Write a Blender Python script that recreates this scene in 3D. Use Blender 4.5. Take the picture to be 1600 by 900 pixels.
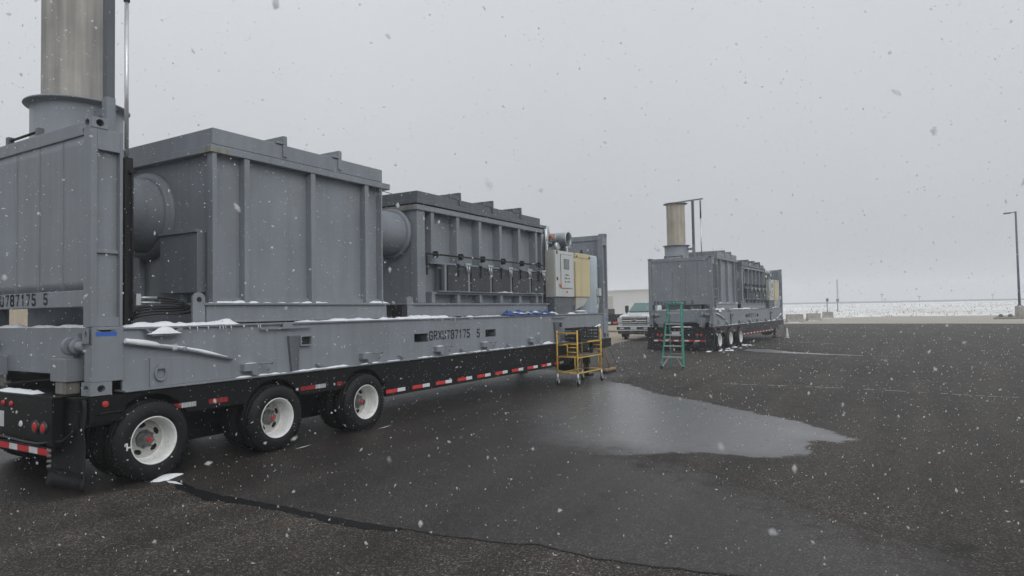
import bpy, bmesh, math, random
import numpy as np
from mathutils import Vector, Matrix, noise

# ------------------------------------------------------------------ scene, camera, sky, sun, exposure
sc = bpy.context.scene
for o in list(bpy.data.objects):
    bpy.data.objects.remove(o)
C = bpy.context.collection
rad = math.radians

CAM = Vector((-3.2298, -6.4397, 1.5964))
cam_data = bpy.data.cameras.new('camera')
cam_data.sensor_width = 36.0
cam_data.lens = 36.0 * 1035.2 / 1600.0
cam_data.clip_start = 0.05
cam_data.clip_end = 3000.0
cam_data.dof.use_dof = True
cam_data.dof.focus_distance = 11.0
cam_data.dof.aperture_fstop = 6.5
cam = bpy.data.objects.new('camera', cam_data)
C.objects.link(cam)
yaw, pit, rol = 0.5391, 0.0340, -0.0173
F = Vector((math.cos(pit) * math.cos(yaw), math.cos(pit) * math.sin(yaw), math.sin(pit)))
R = Vector((math.sin(yaw), -math.cos(yaw), 0))
U = R.cross(F)
R2 = R * math.cos(rol) + U * math.sin(rol)
U2 = U * math.cos(rol) - R * math.sin(rol)
m3 = Matrix((R2, U2, -F)).transposed()
cam.matrix_world = Matrix.Translation(CAM) @ m3.to_4x4()
sc.camera = cam

SUN_EL, SUN_AZ = rad(38), rad(248)      # azimuth: direction towards the sun, from +X towards +Y
world = bpy.data.worlds.new('World')
sc.world = world
world.use_nodes = True
wt = world.node_tree
wt.nodes.clear()
w_out = wt.nodes.new('ShaderNodeOutputWorld')
w_bg = wt.nodes.new('ShaderNodeBackground')
w_sky = wt.nodes.new('ShaderNodeTexSky')
w_sky.sky_type = 'NISHITA'
w_sky.sun_disc = False
w_sky.sun_elevation = SUN_EL
w_sky.sun_rotation = math.pi / 2 - SUN_AZ
w_sky.dust_density = 6.0
w_hsv = wt.nodes.new('ShaderNodeHueSaturation')
w_hsv.inputs['Saturation'].default_value = 0.10
# the closed cloud deck: an even grey a little brighter overhead than near the horizon
w_tc = wt.nodes.new('ShaderNodeTexCoord')
w_sep = wt.nodes.new('ShaderNodeSeparateXYZ')
w_cl = wt.nodes.new('ShaderNodeMath'); w_cl.operation = 'MAXIMUM'; w_cl.inputs[1].default_value = 0.0
w_mr = wt.nodes.new('ShaderNodeMapRange')
w_mr.inputs['From Min'].default_value = 0.0
w_mr.inputs['From Max'].default_value = 1.0
w_mr.inputs['To Min'].default_value = 4.2
w_mr.inputs['To Max'].default_value = 8.2
w_nz = wt.nodes.new('ShaderNodeTexNoise')
w_nz.inputs['Scale'].default_value = 1.6
w_nz.inputs['Detail'].default_value = 4
w_nm = wt.nodes.new('ShaderNodeMapRange')
w_nm.inputs['To Min'].default_value = 0.90
w_nm.inputs['To Max'].default_value = 1.10
w_mul = wt.nodes.new('ShaderNodeMath'); w_mul.operation = 'MULTIPLY'
w_col = wt.nodes.new('ShaderNodeMix'); w_col.data_type = 'RGBA'; w_col.blend_type = 'MULTIPLY'
w_col.inputs[0].default_value = 1.0
w_col.inputs[7].default_value = (0.945, 0.985, 1.035, 1)
w_mix = wt.nodes.new('ShaderNodeMix'); w_mix.data_type = 'RGBA'
w_mix.inputs[0].default_value = 0.9
L = wt.links.new
L(w_tc.outputs['Generated'], w_sep.inputs[0])
L(w_sep.outputs['Z'], w_cl.inputs[0])
L(w_cl.outputs[0], w_mr.inputs['Value'])
L(w_tc.outputs['Generated'], w_nz.inputs['Vector'])
L(w_nz.outputs['Fac'], w_nm.inputs['Value'])
L(w_mr.outputs['Result'], w_mul.inputs[0])
L(w_nm.outputs['Result'], w_mul.inputs[1])
L(w_mul.outputs[0], w_col.inputs[6])
L(w_sky.outputs['Color'], w_hsv.inputs['Color'])
L(w_hsv.outputs['Color'], w_mix.inputs[6])
L(w_col.outputs[2], w_mix.inputs[7])
L(w_mix.outputs[2], w_bg.inputs['Color'])
w_bg.inputs['Strength'].default_value = 0.125
L(w_bg.outputs['Background'], w_out.inputs['Surface'])

sun_data = bpy.data.lights.new('sun', 'SUN')
sun_data.energy = 0.75
sun_data.angle = rad(40)
sun_data.color = (1.0, 0.97, 0.93)
sun = bpy.data.objects.new('sun', sun_data)
C.objects.link(sun)
sd = Vector((math.cos(SUN_EL) * math.cos(SUN_AZ), math.cos(SUN_EL) * math.sin(SUN_AZ), math.sin(SUN_EL)))
sun.rotation_euler = sd.to_track_quat('Z', 'Y').to_euler()
sun.location = (0, 0, 60)

sc.view_settings.view_transform = 'Standard'
sc.view_settings.look = 'None'
sc.view_settings.exposure = 0.0
sc.view_settings.gamma = 1.0
sc.view_settings.use_curve_mapping = False
sc.render.engine = 'CYCLES'
sc.cycles.max_bounces = 4
sc.cycles.volume_bounces = 2
sc.cycles.adaptive_threshold = 0.025
sc.cycles.use_denoising = True
rnd = random.Random(7)

# ------------------------------------------------------------------ materials
def new_mat(name):
    m = bpy.data.materials.new(name)
    m.use_nodes = True
    nt = m.node_tree
    return m, nt, nt.nodes['Principled BSDF']

def nd(nt, typ, **kw):
    n = nt.nodes.new(typ)
    for k, v in kw.items():
        if k in n.inputs.keys():
            n.inputs[k].default_value = v
        else:
            setattr(n, k, v)
    return n

def ramp(nt, stops):
    r = nt.nodes.new('ShaderNodeValToRGB')
    e = r.color_ramp.elements
    while len(e) < len(stops):
        e.new(0.5)
    for i, (p, c) in enumerate(stops):
        e[i].position = p
        e[i].color = (*c, 1) if len(c) == 3 else c
    return r

def mat_paint(name, col, rough=0.5, var=0.16, streak=0.25, metal=0.0, bump=0.02, scale=1.0, spec=0.4,
              dirt=None, dirt_amt=0.0):
    """painted or bare surface: blotchy tone, vertical run marks, fine grain"""
    m, nt, b = new_mat(name)
    lk = nt.links.new
    tc = nd(nt, 'ShaderNodeTexCoord')
    mp = nd(nt, 'ShaderNodeMapping')
    mp.inputs['Scale'].default_value = (scale, scale, scale)
    lk(tc.outputs['Object'], mp.inputs[0])
    n1 = nd(nt, 'ShaderNodeTexNoise', Scale=1.3, Detail=3.0, Roughness=0.6)
    lk(mp.outputs[0], n1.inputs['Vector'])
    mp2 = nd(nt, 'ShaderNodeMapping')
    mp2.inputs['Scale'].default_value = (9 * scale, 9 * scale, 0.5 * scale)
    lk(tc.outputs['Object'], mp2.inputs[0])
    n2 = nd(nt, 'ShaderNodeTexNoise', Scale=1.0, Detail=2.0, Roughness=0.6)
    lk(mp2.outputs[0], n2.inputs['Vector'])
    n3 = nd(nt, 'ShaderNodeTexNoise', Scale=60.0 * scale, Detail=1.0)
    lk(tc.outputs['Object'], n3.inputs['Vector'])
    r1 = ramp(nt, [(0.3, (1 - var,) * 3), (0.7, (1 + var * 0.6,) * 3)])
    lk(n1.outputs['Fac'], r1.inputs[0])
    r2 = ramp(nt, [(0.35, (1 - streak,) * 3), (0.6, (1,) * 3)])
    lk(n2.outputs['Fac'], r2.inputs[0])
    mx = nd(nt, 'ShaderNodeMix', data_type='RGBA', blend_type='MULTIPLY')
    mx.inputs[0].default_value = 1.0
    lk(r1.outputs[0], mx.inputs[6]); lk(r2.outputs[0], mx.inputs[7])
    mx2 = nd(nt, 'ShaderNodeMix', data_type='RGBA', blend_type='MULTIPLY')
    mx2.inputs[0].default_value = 1.0
    mx2.inputs[6].default_value = (*col, 1)
    lk(mx.outputs[2], mx2.inputs[7])
    last = mx2.outputs[2]
    if dirt is not None:
        n4 = nd(nt, 'ShaderNodeTexNoise', Scale=2.6 * scale, Detail=5.0, Roughness=0.72)
        lk(tc.outputs['Object'], n4.inputs['Vector'])
        r4 = ramp(nt, [(0.60, (0,) * 3), (0.72, (dirt_amt,) * 3)])
        lk(n4.outputs['Fac'], r4.inputs[0])
        mx3 = nd(nt, 'ShaderNodeMix', data_type='RGBA')
        lk(r4.outputs[0], mx3.inputs[0])
        lk(last, mx3.inputs[6])
        mx3.inputs[7].default_value = (*dirt, 1)
        last = mx3.outputs[2]
    if dirt is not None and scale == 1.0:
        mp5 = nd(nt, 'ShaderNodeMapping'); mp5.inputs['Scale'].default_value = (7, 7, 0.55)
        lk(tc.outputs['Object'], mp5.inputs[0])
        n5 = nd(nt, 'ShaderNodeTexNoise', Scale=1.0, Detail=3.0, Roughness=0.65); lk(mp5.outputs[0], n5.inputs['Vector'])
        r5 = ramp(nt, [(0.66, (0,) * 3), (0.76, (0.18,) * 3)]); lk(n5.outputs['Fac'], r5.inputs[0])
        mx5 = nd(nt, 'ShaderNodeMix', data_type='RGBA'); lk(r5.outputs[0], mx5.inputs[0]); lk(last, mx5.inputs[6])
        mx5.inputs[7].default_value = (col[0] * 0.62, col[1] * 0.52, col[2] * 0.42, 1)
        last = mx5.outputs[2]
    lk(last, b.inputs['Base Color'])
    mr = nd(nt, 'ShaderNodeMapRange')
    mr.inputs['To Min'].default_value = max(0.05, rough - 0.12)
    mr.inputs['To Max'].default_value = min(1, rough + 0.14)
    lk(n1.outputs['Fac'], mr.inputs['Value'])
    lk(mr.outputs[0], b.inputs['Roughness'])
    b.inputs['Metallic'].default_value = metal
    b.inputs['Specular IOR Level'].default_value = spec
    if bump:
        bp = nd(nt, 'ShaderNodeBump', Strength=0.35, Distance=bump)
        ad = nd(nt, 'ShaderNodeMath', operation='MULTIPLY_ADD')
        lk(n3.outputs['Fac'], ad.inputs[0]); ad.inputs[1].default_value = 0.06
        lk(n1.outputs['Fac'], ad.inputs[2])
        lk(ad.outputs[0], bp.inputs['Height'])
        lk(bp.outputs[0], b.inputs['Normal'])
    return m

def mat_plain(name, col, rough=0.5, metal=0.0, spec=0.5, emit=None):
    m, nt, b = new_mat(name)
    n1 = nd(nt, 'ShaderNodeTexNoise', Scale=6.0, Detail=4.0)
    tc = nd(nt, 'ShaderNodeTexCoord')
    nt.links.new(tc.outputs['Object'], n1.inputs['Vector'])
    r = ramp(nt, [(0.3, tuple(c * 0.86 for c in col)), (0.7, tuple(min(1, c * 1.06) for c in col))])
    nt.links.new(n1.outputs['Fac'], r.inputs[0])
    nt.links.new(r.outputs[0], b.inputs['Base Color'])
    b.inputs['Roughness'].default_value = rough
    b.inputs['Metallic'].default_value = metal
    b.inputs['Specular IOR Level'].default_value = spec
    return m

M = {}
M['grey'] = mat_paint('grey_paint', (0.240, 0.264, 0.292), 0.5, 0.12, 0.09, dirt=(0.185, 0.17, 0.145), dirt_amt=0.42, bump=0.016)
M['grey_dark'] = mat_paint('dark_grey_paint', (0.125, 0.138, 0.155), 0.45, 0.16, 0.2, dirt=(0.15, 0.13, 0.10), dirt_amt=0.4, bump=0.01)
M['grey_mid'] = mat_paint('mid_grey_paint', (0.19, 0.21, 0.235), 0.5, 0.12, 0.1, dirt=(0.15, 0.13, 0.10), dirt_amt=0.4)
M['grey_tan'] = mat_paint('sooty_tan_grey_paint', (0.27, 0.265, 0.235), 0.55, 0.25, 0.3, dirt=(0.2, 0.16, 0.1), dirt_amt=0.5)
M['charcoal'] = mat_plain('charcoal_edge', (0.018, 0.019, 0.022), 0.6)
M['door'] = mat_paint('charcoal_paint', (0.055, 0.060, 0.068), 0.5, 0.18, 0.2)
M['black'] = mat_paint('black_chassis_paint', (0.0055, 0.0058, 0.0062), 0.42, 0.3, 0.3, bump=0.004, spec=0.3, dirt=(0.03, 0.027, 0.024), dirt_amt=0.30)
M['rubber'] = mat_paint('tyre_rubber', (0.0095, 0.0098, 0.0102), 0.6, 0.3, 0.1, bump=0.004, spec=0.3, dirt=(0.03, 0.029, 0.027), dirt_amt=0.45)
M['flap'] = mat_paint('mud_flap_rubber', (0.013, 0.0135, 0.0145), 0.55, 0.35, 0.4, bump=0.01, spec=0.35, dirt=(0.045, 0.042, 0.04), dirt_amt=0.45)
M['rim'] = mat_paint('white_rim_paint', (0.83, 0.84, 0.82), 0.42, 0.14, 0.15, dirt=(0.20, 0.17, 0.13), dirt_amt=0.6, scale=4)
M['disc'] = mat_paint('shaded_dusty_disc', (0.46, 0.455, 0.43), 0.55, 0.25, 0.2, dirt=(0.13, 0.10, 0.075), dirt_amt=0.75, scale=5)  # shade deep in the rim put into the grey base; brake dust on top
M['hub'] = mat_paint('greasy_hub', (0.17, 0.17, 0.165), 0.5, 0.3, 0.2, metal=0.3, scale=4)
M['red'] = mat_plain('red_plastic', (0.52, 0.035, 0.03), 0.35)
M['tape_red'] = mat_plain('red_reflective_tape', (0.62, 0.035, 0.04), 0.4)
M['tape_white'] = mat_plain('white_reflective_tape', (0.72, 0.74, 0.76), 0.4)
M['tape_red_dirty'] = mat_paint('grimy_red_tape', (0.33, 0.025, 0.028), 0.5, 0.3, 0.4, scale=6, bump=0, dirt=(0.03, 0.025, 0.02), dirt_amt=0.8)
M['tape_white_dirty'] = mat_paint('grimy_white_tape', (0.50, 0.52, 0.54), 0.5, 0.25, 0.4, scale=6, bump=0, dirt=(0.06, 0.05, 0.04), dirt_amt=0.8)
M['steel'] = mat_paint('stainless_stack', (0.41, 0.395, 0.37), 0.55, 0.25, 0.30, metal=0.12, bump=0.004, dirt=(0.33, 0.26, 0.18), dirt_amt=0.5)
M['tan_stack'] = mat_paint('heat_tinted_stack', (0.47, 0.425, 0.35), 0.55, 0.2, 0.22, metal=0.05, bump=0.004, dirt=(0.36, 0.24, 0.14), dirt_amt=0.5)
M['galv'] = mat_paint('galvanised_steel', (0.55, 0.60, 0.61), 0.32, 0.2, 0.2, metal=0.6, scale=4)
M['rod'] = mat_plain('bright_rod', (0.66, 0.68, 0.70), 0.25, 0.6)
M['stencil'] = mat_plain('black_stencil_paint', (0.030, 0.032, 0.036), 0.7)
M['hole'] = mat_plain('unlit_steel', (0.02, 0.02, 0.022), 0.8)
M['blue_tape'] = mat_plain('blue_tape', (0.03, 0.13, 0.50), 0.6)
M['cab'] = mat_paint('cabinet_white', (0.56, 0.58, 0.57), 0.45, 0.08, 0.1)
M['cab_side'] = mat_paint('cabinet_sandstone', (0.47, 0.47, 0.42), 0.5, 0.1, 0.1)
M['yellow_cab'] = mat_paint('cream_cabinet', (0.60, 0.52, 0.30), 0.5, 0.08, 0.12)
M['tank'] = mat_paint('pale_blue_tank', (0.44, 0.51, 0.56), 0.38, 0.1, 0.15)
M['orange'] = mat_plain('orange_plastic', (0.75, 0.16, 0.03), 0.45)
M['yellow'] = mat_paint('scaffold_yellow', (0.74, 0.47, 0.08), 0.45, 0.2, 0.25, scale=6, dirt=(0.3, 0.22, 0.12), dirt_amt=0.5)
M['ply'] = mat_paint('weathered_plywood', (0.22, 0.19, 0.15), 0.75, 0.2, 0.3, scale=3)
M['green'] = mat_paint('green_fibreglass', (0.045, 0.30, 0.22), 0.45, 0.12, 0.2, scale=3)
M['lamp_green'] = mat_plain('dark_green_lamp', (0.05, 0.085, 0.07), 0.5)
M['alu'] = mat_plain('brushed_aluminium', (0.58, 0.60, 0.60), 0.35, 0.55)
M['tarp'] = mat_paint('blue_tarpaulin', (0.030, 0.085, 0.30), 0.5, 0.3, 0.2, scale=5, bump=0.02)
M['wood'] = mat_paint('broom_wood', (0.42, 0.27, 0.13), 0.6, 0.2, 0.3, scale=5)
M['truck'] = mat_paint('white_truck_paint', (0.70, 0.72, 0.73), 0.3, 0.05, 0.06, bump=0, dirt=(0.3, 0.27, 0.22), dirt_amt=0.2)
M['chrome'] = mat_plain('chrome', (0.70, 0.71, 0.72), 0.2, 0.9)
M['grille'] = mat_plain('dark_grille', (0.025, 0.027, 0.03), 0.4)
M['lamp_glass'] = mat_plain('headlamp_glass', (0.50, 0.53, 0.55), 0.15)
M['siding'] = mat_paint('cream_metal_siding', (0.70, 0.70, 0.68), 0.6, 0.05, 0.0, scale=0.2, bump=0)
M['concrete_block'] = mat_paint('barrier_concrete', (0.36, 0.345, 0.30), 0.85, 0.2, 0.35, scale=2)
M['pole'] = mat_paint('blue_grey_pole_paint', (0.055, 0.075, 0.13), 0.4, 0.12, 0.1)
M['post'] = mat_plain('weathered_post', (0.09, 0.085, 0.08), 0.7)
M['plate'] = mat_plain('number_plate_white', (0.62, 0.63, 0.66), 0.4)
M['hose'] = mat_plain('black_rubber_hose', (0.014, 0.014, 0.016), 0.45)
M['jug'] = mat_plain('white_polythene', (0.72, 0.73, 0.72), 0.5)

def mat_glass(name, col):
    m, nt, b = new_mat(name)
    b.inputs['Base Color'].default_value = (*col, 1)
    b.inputs['Roughness'].default_value = 0.06
    b.inputs['Specular IOR Level'].default_value = 0.8
    return m
M['glass'] = mat_glass('windscreen_glass', (0.075, 0.165, 0.155))

def mat_snow():
    m, nt, b = new_mat('snow')
    tc = nd(nt, 'ShaderNodeTexCoord')
    n = nd(nt, 'ShaderNodeTexNoise', Scale=40.0, Detail=5.0)
    nt.links.new(tc.outputs['Object'], n.inputs['Vector'])
    bp = nd(nt, 'ShaderNodeBump', Strength=0.5, Distance=0.01)
    nt.links.new(n.outputs['Fac'], bp.inputs['Height'])
    nt.links.new(bp.outputs[0], b.inputs['Normal'])
    b.inputs['Base Color'].default_value = (0.80, 0.82, 0.85, 1)
    b.inputs['Roughness'].default_value = 0.75
    b.inputs['Specular IOR Level'].default_value = 0.2
    return m
M['snow'] = mat_snow()

# ------------------------------------------------------------------ mesh building
class MB:
    def __init__(self):
        self.v, self.f, self.s = [], [], []
    def add(self, vs, fs, smooth=False):
        o = len(self.v)
        self.v += [tuple(p) for p in vs]
        for f in fs:
            self.f.append(tuple(i + o for i in f)); self.s.append(smooth)
        return self
    def box(self, x0, x1, y0, y1, z0, z1):
        vs = [(x0,y0,z0),(x1,y0,z0),(x1,y1,z0),(x0,y1,z0),(x0,y0,z1),(x1,y0,z1),(x1,y1,z1),(x0,y1,z1)]
        return self.add(vs, [(0,3,2,1),(4,5,6,7),(0,1,5,4),(1,2,6,5),(2,3,7,6),(3,0,4,7)])
    def prism(self, poly, axis, a0, a1):
        """poly in the other two axes (in order x,y,z without axis)"""
        def P(u, w, a):
            return {'x': (a, u, w), 'y': (u, a, w), 'z': (u, w, a)}[axis]
        n = len(poly)
        vs = [P(u, w, a0) for u, w in poly] + [P(u, w, a1) for u, w in poly]
        fs = [tuple(range(n))[::-1], tuple(range(n, 2 * n))]
        fs += [(i, (i + 1) % n, n + (i + 1) % n, n + i) for i in range(n)]
        return self.add(vs, fs)
    def tube(self, pts, r, n=8, caps=True, smooth=True):
        pts = [Vector(p) for p in pts]
        rs = r if isinstance(r, (list, tuple)) else [r] * len(pts)
        vs, fs = [], []
        up = None
        for i, p in enumerate(pts):
            t = (pts[min(i + 1, len(pts) - 1)] - pts[max(i - 1, 0)])
            t.normalize()
            if up is None:
                up = Vector((0, 0, 1)) if abs(t.z) < 0.9 else Vector((1, 0, 0))
            a = t.cross(up)
            if a.length < 1e-5:
                a = t.cross(Vector((0, 1, 0)))
            a.normalize(); b = a.cross(t).normalized(); up = b
            for k in range(n):
                th = 2 * math.pi * k / n
                vs.append(p + (a * math.cos(th) + b * math.sin(th)) * rs[i])
        for i in range(len(pts) - 1):
            for k in range(n):
                k2 = (k + 1) % n
                fs.append((i * n + k, i * n + k2, (i + 1) * n + k2, (i + 1) * n + k))
        self.add(vs, fs, smooth)
        if caps:
            m = len(pts) - 1
            self.add(vs[:n], [tuple(range(n))]); self.add(vs[m * n:], [tuple(range(n))])
        return self
    def bar(self, a, b, w, h):
        """rectangular bar between two points"""
        a, b = Vector(a), Vector(b)
        t = (b - a).normalized()
        up = Vector((0, 0, 1)) if abs(t.z) < 0.95 else Vector((1, 0, 0))
        s = t.cross(up).normalized() * (w / 2); u = s.cross(t).normalized() * (h / 2)
        vs = [a - s - u, a + s - u, a + s + u, a - s + u, b - s - u, b + s - u, b + s + u, b - s + u]
        return self.add(vs, [(0,1,2,3),(7,6,5,4),(0,4,5,1),(1,5,6,2),(2,6,7,3),(3,7,4,0)])
    def lathe(self, prof, c, axis='z', n=32, smooth=True, sharp=True):
        """prof: (radius, height) list"""
        def P(r, h, th):
            a, b = r * math.cos(th), r * math.sin(th)
            d = {'z': (a, b, h), 'y': (a, h, b), 'x': (h, a, b)}[axis]
            return (c[0] + d[0], c[1] + d[1], c[2] + d[2])
        for (r0, h0), (r1, h1) in zip(prof[:-1], prof[1:]):
            vs = [P(r0, h0, 2 * math.pi * k / n) for k in range(n)] + [P(r1, h1, 2 * math.pi * k / n) for k in range(n)]
            if r0 < 1e-6:
                self.add([P(0, h0, 0)] + vs[n:], [(0, 1 + k, 1 + (k + 1) % n) for k in range(n)], False)
            elif r1 < 1e-6:
                self.add([P(0, h1, 0)] + vs[:n], [(0, 1 + k, 1 + (k + 1) % n) for k in range(n)], False)
            else:
                self.add(vs, [(k, (k + 1) % n, n + (k + 1) % n, n + k) for k in range(n)], smooth)
        return self
    def frame(self, u0, u1, w0, w1, axis, a0, a1, t):
        """four bars round a rectangle, extruded along axis"""
        self.prism([(u0, w0), (u1, w0), (u1, w0 + t), (u0, w0 + t)], axis, a0, a1)
        self.prism([(u0, w1 - t), (u1, w1 - t), (u1, w1), (u0, w1)], axis, a0, a1)
        self.prism([(u0, w0 + t), (u0 + t, w0 + t), (u0 + t, w1 - t), (u0, w1 - t)], axis, a0, a1)
        self.prism([(u1 - t, w0 + t), (u1, w0 + t), (u1, w1 - t), (u1 - t, w1 - t)], axis, a0, a1)
        return self
    def plate_hole(self, u0, u1, w0, w1, axis, a, depth, hr, n=20):
        """flat plate at axis=a with an oval hole (cu,cw,ru,rw) that goes 'depth' inwards"""
        cu, cw, ru, rw = hr
        def P(u, w, q):
            return {'x': (q, u, w), 'y': (u, q, w), 'z': (u, w, q)}[axis]
        outer, inner = [], []
        for k in range(n):
            th = 2 * math.pi * k / n
            c, s = math.cos(th), math.sin(th)
            inner.append((cu + ru * c, cw + rw * s))
            tu = ((u1 - cu) if c > 0 else (cu - u0)) / max(abs(c), 1e-6)
            tw = ((w1 - cw) if s > 0 else (cw - w0)) / max(abs(s), 1e-6)
            t = min(tu, tw)
            outer.append((cu + t * c, cw + t * s))
        # snap corners
        for U_, W_ in ((u0, w0), (u1, w0), (u1, w1), (u0, w1)):
            k = min(range(n), key=lambda q: (outer[q][0] - U_) ** 2 + (outer[q][1] - W_) ** 2)
            outer[k] = (U_, W_)
        vs = [P(u, w, a) for u, w in outer] + [P(u, w, a) for u, w in inner] + [P(u, w, a + depth) for u, w in inner]
        fs = []
        for k in range(n):
            j = (k + 1) % n
            fs += [(k, j, n + j, n + k), (n + k, n + j, 2 * n + j, 2 * n + k)]
        return self.add(vs, fs)
    def mesh(self, name, off=(0, 0, 0)):
        me = bpy.data.meshes.new(name)
        ox, oy, oz = off
        me.from_pydata([(x - ox, y - oy, z - oz) for x, y, z in self.v], [], self.f)
        me.polygons.foreach_set('use_smooth', self.s)
        bm = bmesh.new(); bm.from_mesh(me)
        bmesh.ops.remove_doubles(bm, verts=bm.verts, dist=1e-5)
        bmesh.ops.recalc_face_normals(bm, faces=bm.faces)
        bm.to_mesh(me); bm.free()
        me.update()
        return me

def link(name, me, mat=None, parent=None):
    o = bpy.data.objects.new(name, me)
    C.objects.link(o)
    if mat is not None and len(me.materials) == 0:
        me.materials.append(M[mat] if isinstance(mat, str) else mat)
    if parent is not None:
        o.parent = parent
    return o

def bevel(o, w=0.006, seg=2):
    md = o.modifiers.new('bevel', 'BEVEL')
    md.width = w; md.segments = seg; md.limit_method = 'ANGLE'; md.angle_limit = rad(40)
    return o

def tag(o, label=None, cat=None, group=None, kind=None):
    if label: o['label'] = label
    if cat: o['category'] = cat
    if group: o['group'] = group
    if kind: o['kind'] = kind
    return o

class Thing:
    """an Empty at the base of a thing and the parts under it; coordinates are those of the rig"""
    def __init__(self, name, base, label, cat, group=None):
        self.base = base
        self.o = bpy.data.objects.new(name, None)
        C.objects.link(self.o)
        self.o.location = base
        self.o.empty_display_size = 0.2
        tag(self.o, label, cat, group)
    def part(self, name, mb, mat, parent=None, bev=0.0, label=None):
        o = link(name, mb.mesh(name, self.base), mat, parent or self.o)
        if bev: bevel(o, bev)
        if label: o['label'] = label
        return o
    def same(self, src, name, delta, parent=None):
        """another piece that shares src's mesh, moved by delta"""
        o = src.copy(); C.objects.link(o)
        o.name = name
        o.location = Vector(src.location) + Vector(delta)
        o.parent = parent or src.parent
        return o

def copy_tree(o, parent=None):
    c = o.copy(); C.objects.link(c); c.parent = parent
    for ch in list(o.children):
        copy_tree(ch, c)
    return c

# stencil lettering as thick strokes
GL = {
 'G': [[(1,.78),(.85,1),(.15,1),(0,.85),(0,.15),(.15,0),(.85,0),(1,.15),(1,.48),(.6,.48)]],
 'R': [[(0,0),(0,1),(.8,1),(1,.85),(1,.62),(.8,.5),(0,.5)],[(.5,.5),(1,0)]],
 'X': [[(0,0),(1,1)],[(0,1),(1,0)]],
 'U': [[(0,1),(0,.15),(.15,0),(.85,0),(1,.15),(1,1)]],
 '7': [[(0,1),(1,1),(.4,0)]],
 '8': [[(.2,.52),(0,.68),(0,.88),(.15,1),(.85,1),(1,.88),(1,.68),(.8,.52),(.2,.52),(0,.38),(0,.12),(.15,0),(.85,0),(1,.12),(1,.38),(.8,.52)]],
 '1': [[(.25,.8),(.55,1),(.55,0)]],
 '5': [[(1,1),(.05,1),(.05,.56),(.8,.56),(1,.42),(1,.14),(.82,0),(.15,0),(0,.14)]],
 '3': [[(0,.86),(.15,1),(.85,1),(1,.86),(1,.66),(.8,.52),(.4,.52)],[(.8,.52),(1,.38),(1,.14),(.85,0),(.15,0),(0,.14)]],
 'I': [[(.5,0),(.5,1)]],
}
def lettering(text, u_dir, origin, h, w, gap, stroke, normal, lift=0.003):
    """flat painted characters on a plane; origin lower-left, u_dir reading direction, z up; one mesh per character"""
    out = []
    u = Vector(u_dir); z = Vector((0, 0, 1)); nrm = Vector(normal)
    x = 0.0
    org = Vector(origin) + nrm * lift
    for ch in text:
        if ch == ' ':
            x += w + gap; continue
        mb = MB(); out.append(mb)
        for line in GL[ch]:
            for (a, b), (c, d) in zip(line[:-1], line[1:]):
                p = Vector((x + a * w, b * h)); q = Vector((x + c * w, d * h))
                t = (q - p)
                if t.length < 1e-6: continue
                tn = t.normalized(); s = Vector((-tn.y, tn.x)) * stroke / 2
                p = p - tn * stroke * 0.42; q = q + tn * stroke * 0.42
                # a stencil bridge in the long upright strokes
                segs = [(p, q)]
                if abs(tn.y) > 0.9 and t.length > h * 0.8:
                    m = (p + q) / 2; e = tn * h * 0.045
                    segs = [(p, m - e), (m + e, q)]
                for a0, a1 in segs:
                    vs = []
                    for r_ in (a0 - s, a1 - s, a1 + s, a0 + s):
                        vs.append(org + u * r_.x + z * r_.y)
                    mb.add(vs, [(0, 1, 2, 3)])
        x += w + gap
    return out

def snow_bank(mb, x0, x1, y0, y1, z, h, seed=0, step=0.04, fx=2.5, cover=0.25, slope=0.0):
    """an uneven ridge of snow lying on a ledge"""
    nx = max(3, int((x1 - x0) / step)); ny = max(4, min(12, int((y1 - y0) / step) + 1))
    vs, fs = [], []
    for i in range(nx + 1):
        for j in range(ny + 1):
            x = x0 + (x1 - x0) * i / nx; y = y0 + (y1 - y0) * j / ny
            e = min(1, min(i, nx - i) * step / 0.12) * math.sin(math.pi * min(1, max(0, j / ny))) ** 0.45
            nz = noise.noise((x * fx + seed * 7.3, y * fx * 2, seed * 3.1)) * 0.5 + 0.5
            nz += 0.35 * noise.noise((x * fx * 4 + seed, y * 9, seed))
            hh = max(0.0, nz - cover) / (1 - cover) * h * e
            vs.append((x, y + 0.012 * noise.noise((x * 5, seed, 0)), z + hh - (0.004 if hh < 0.002 else 0) + slope * (x - x0)))
    for i in range(nx):
        for j in range(ny):
            a = i * (ny + 1) + j
            fs.append((a, a + ny + 1, a + ny + 2, a + 1))
    mb.add(vs, fs, True)

# ------------------------------------------------------------------ ground
def dist_poly(px, py, poly, closed=True):
    """unsigned distance and inside flag of points to a polyline (numpy)"""
    n = len(poly)
    d = np.full(px.shape, 1e9); ins = np.zeros(px.shape, bool)
    rng = range(n) if closed else range(n - 1)
    for i in rng:
        ax, ay = poly[i]; bx, by = poly[(i + 1) % n]
        vx, vy = bx - ax, by - ay
        t = np.clip(((px - ax) * vx + (py - ay) * vy) / (vx * vx + vy * vy + 1e-12), 0, 1)
        d = np.minimum(d, np.hypot(px - ax - t * vx, py - ay - t * vy))
        if closed:
            c = ((ay > py) != (by > py)) & (px < (bx - ax) * (py - ay) / (by - ay + 1e-12) + ax)
            ins ^= c
    return d, ins

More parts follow.
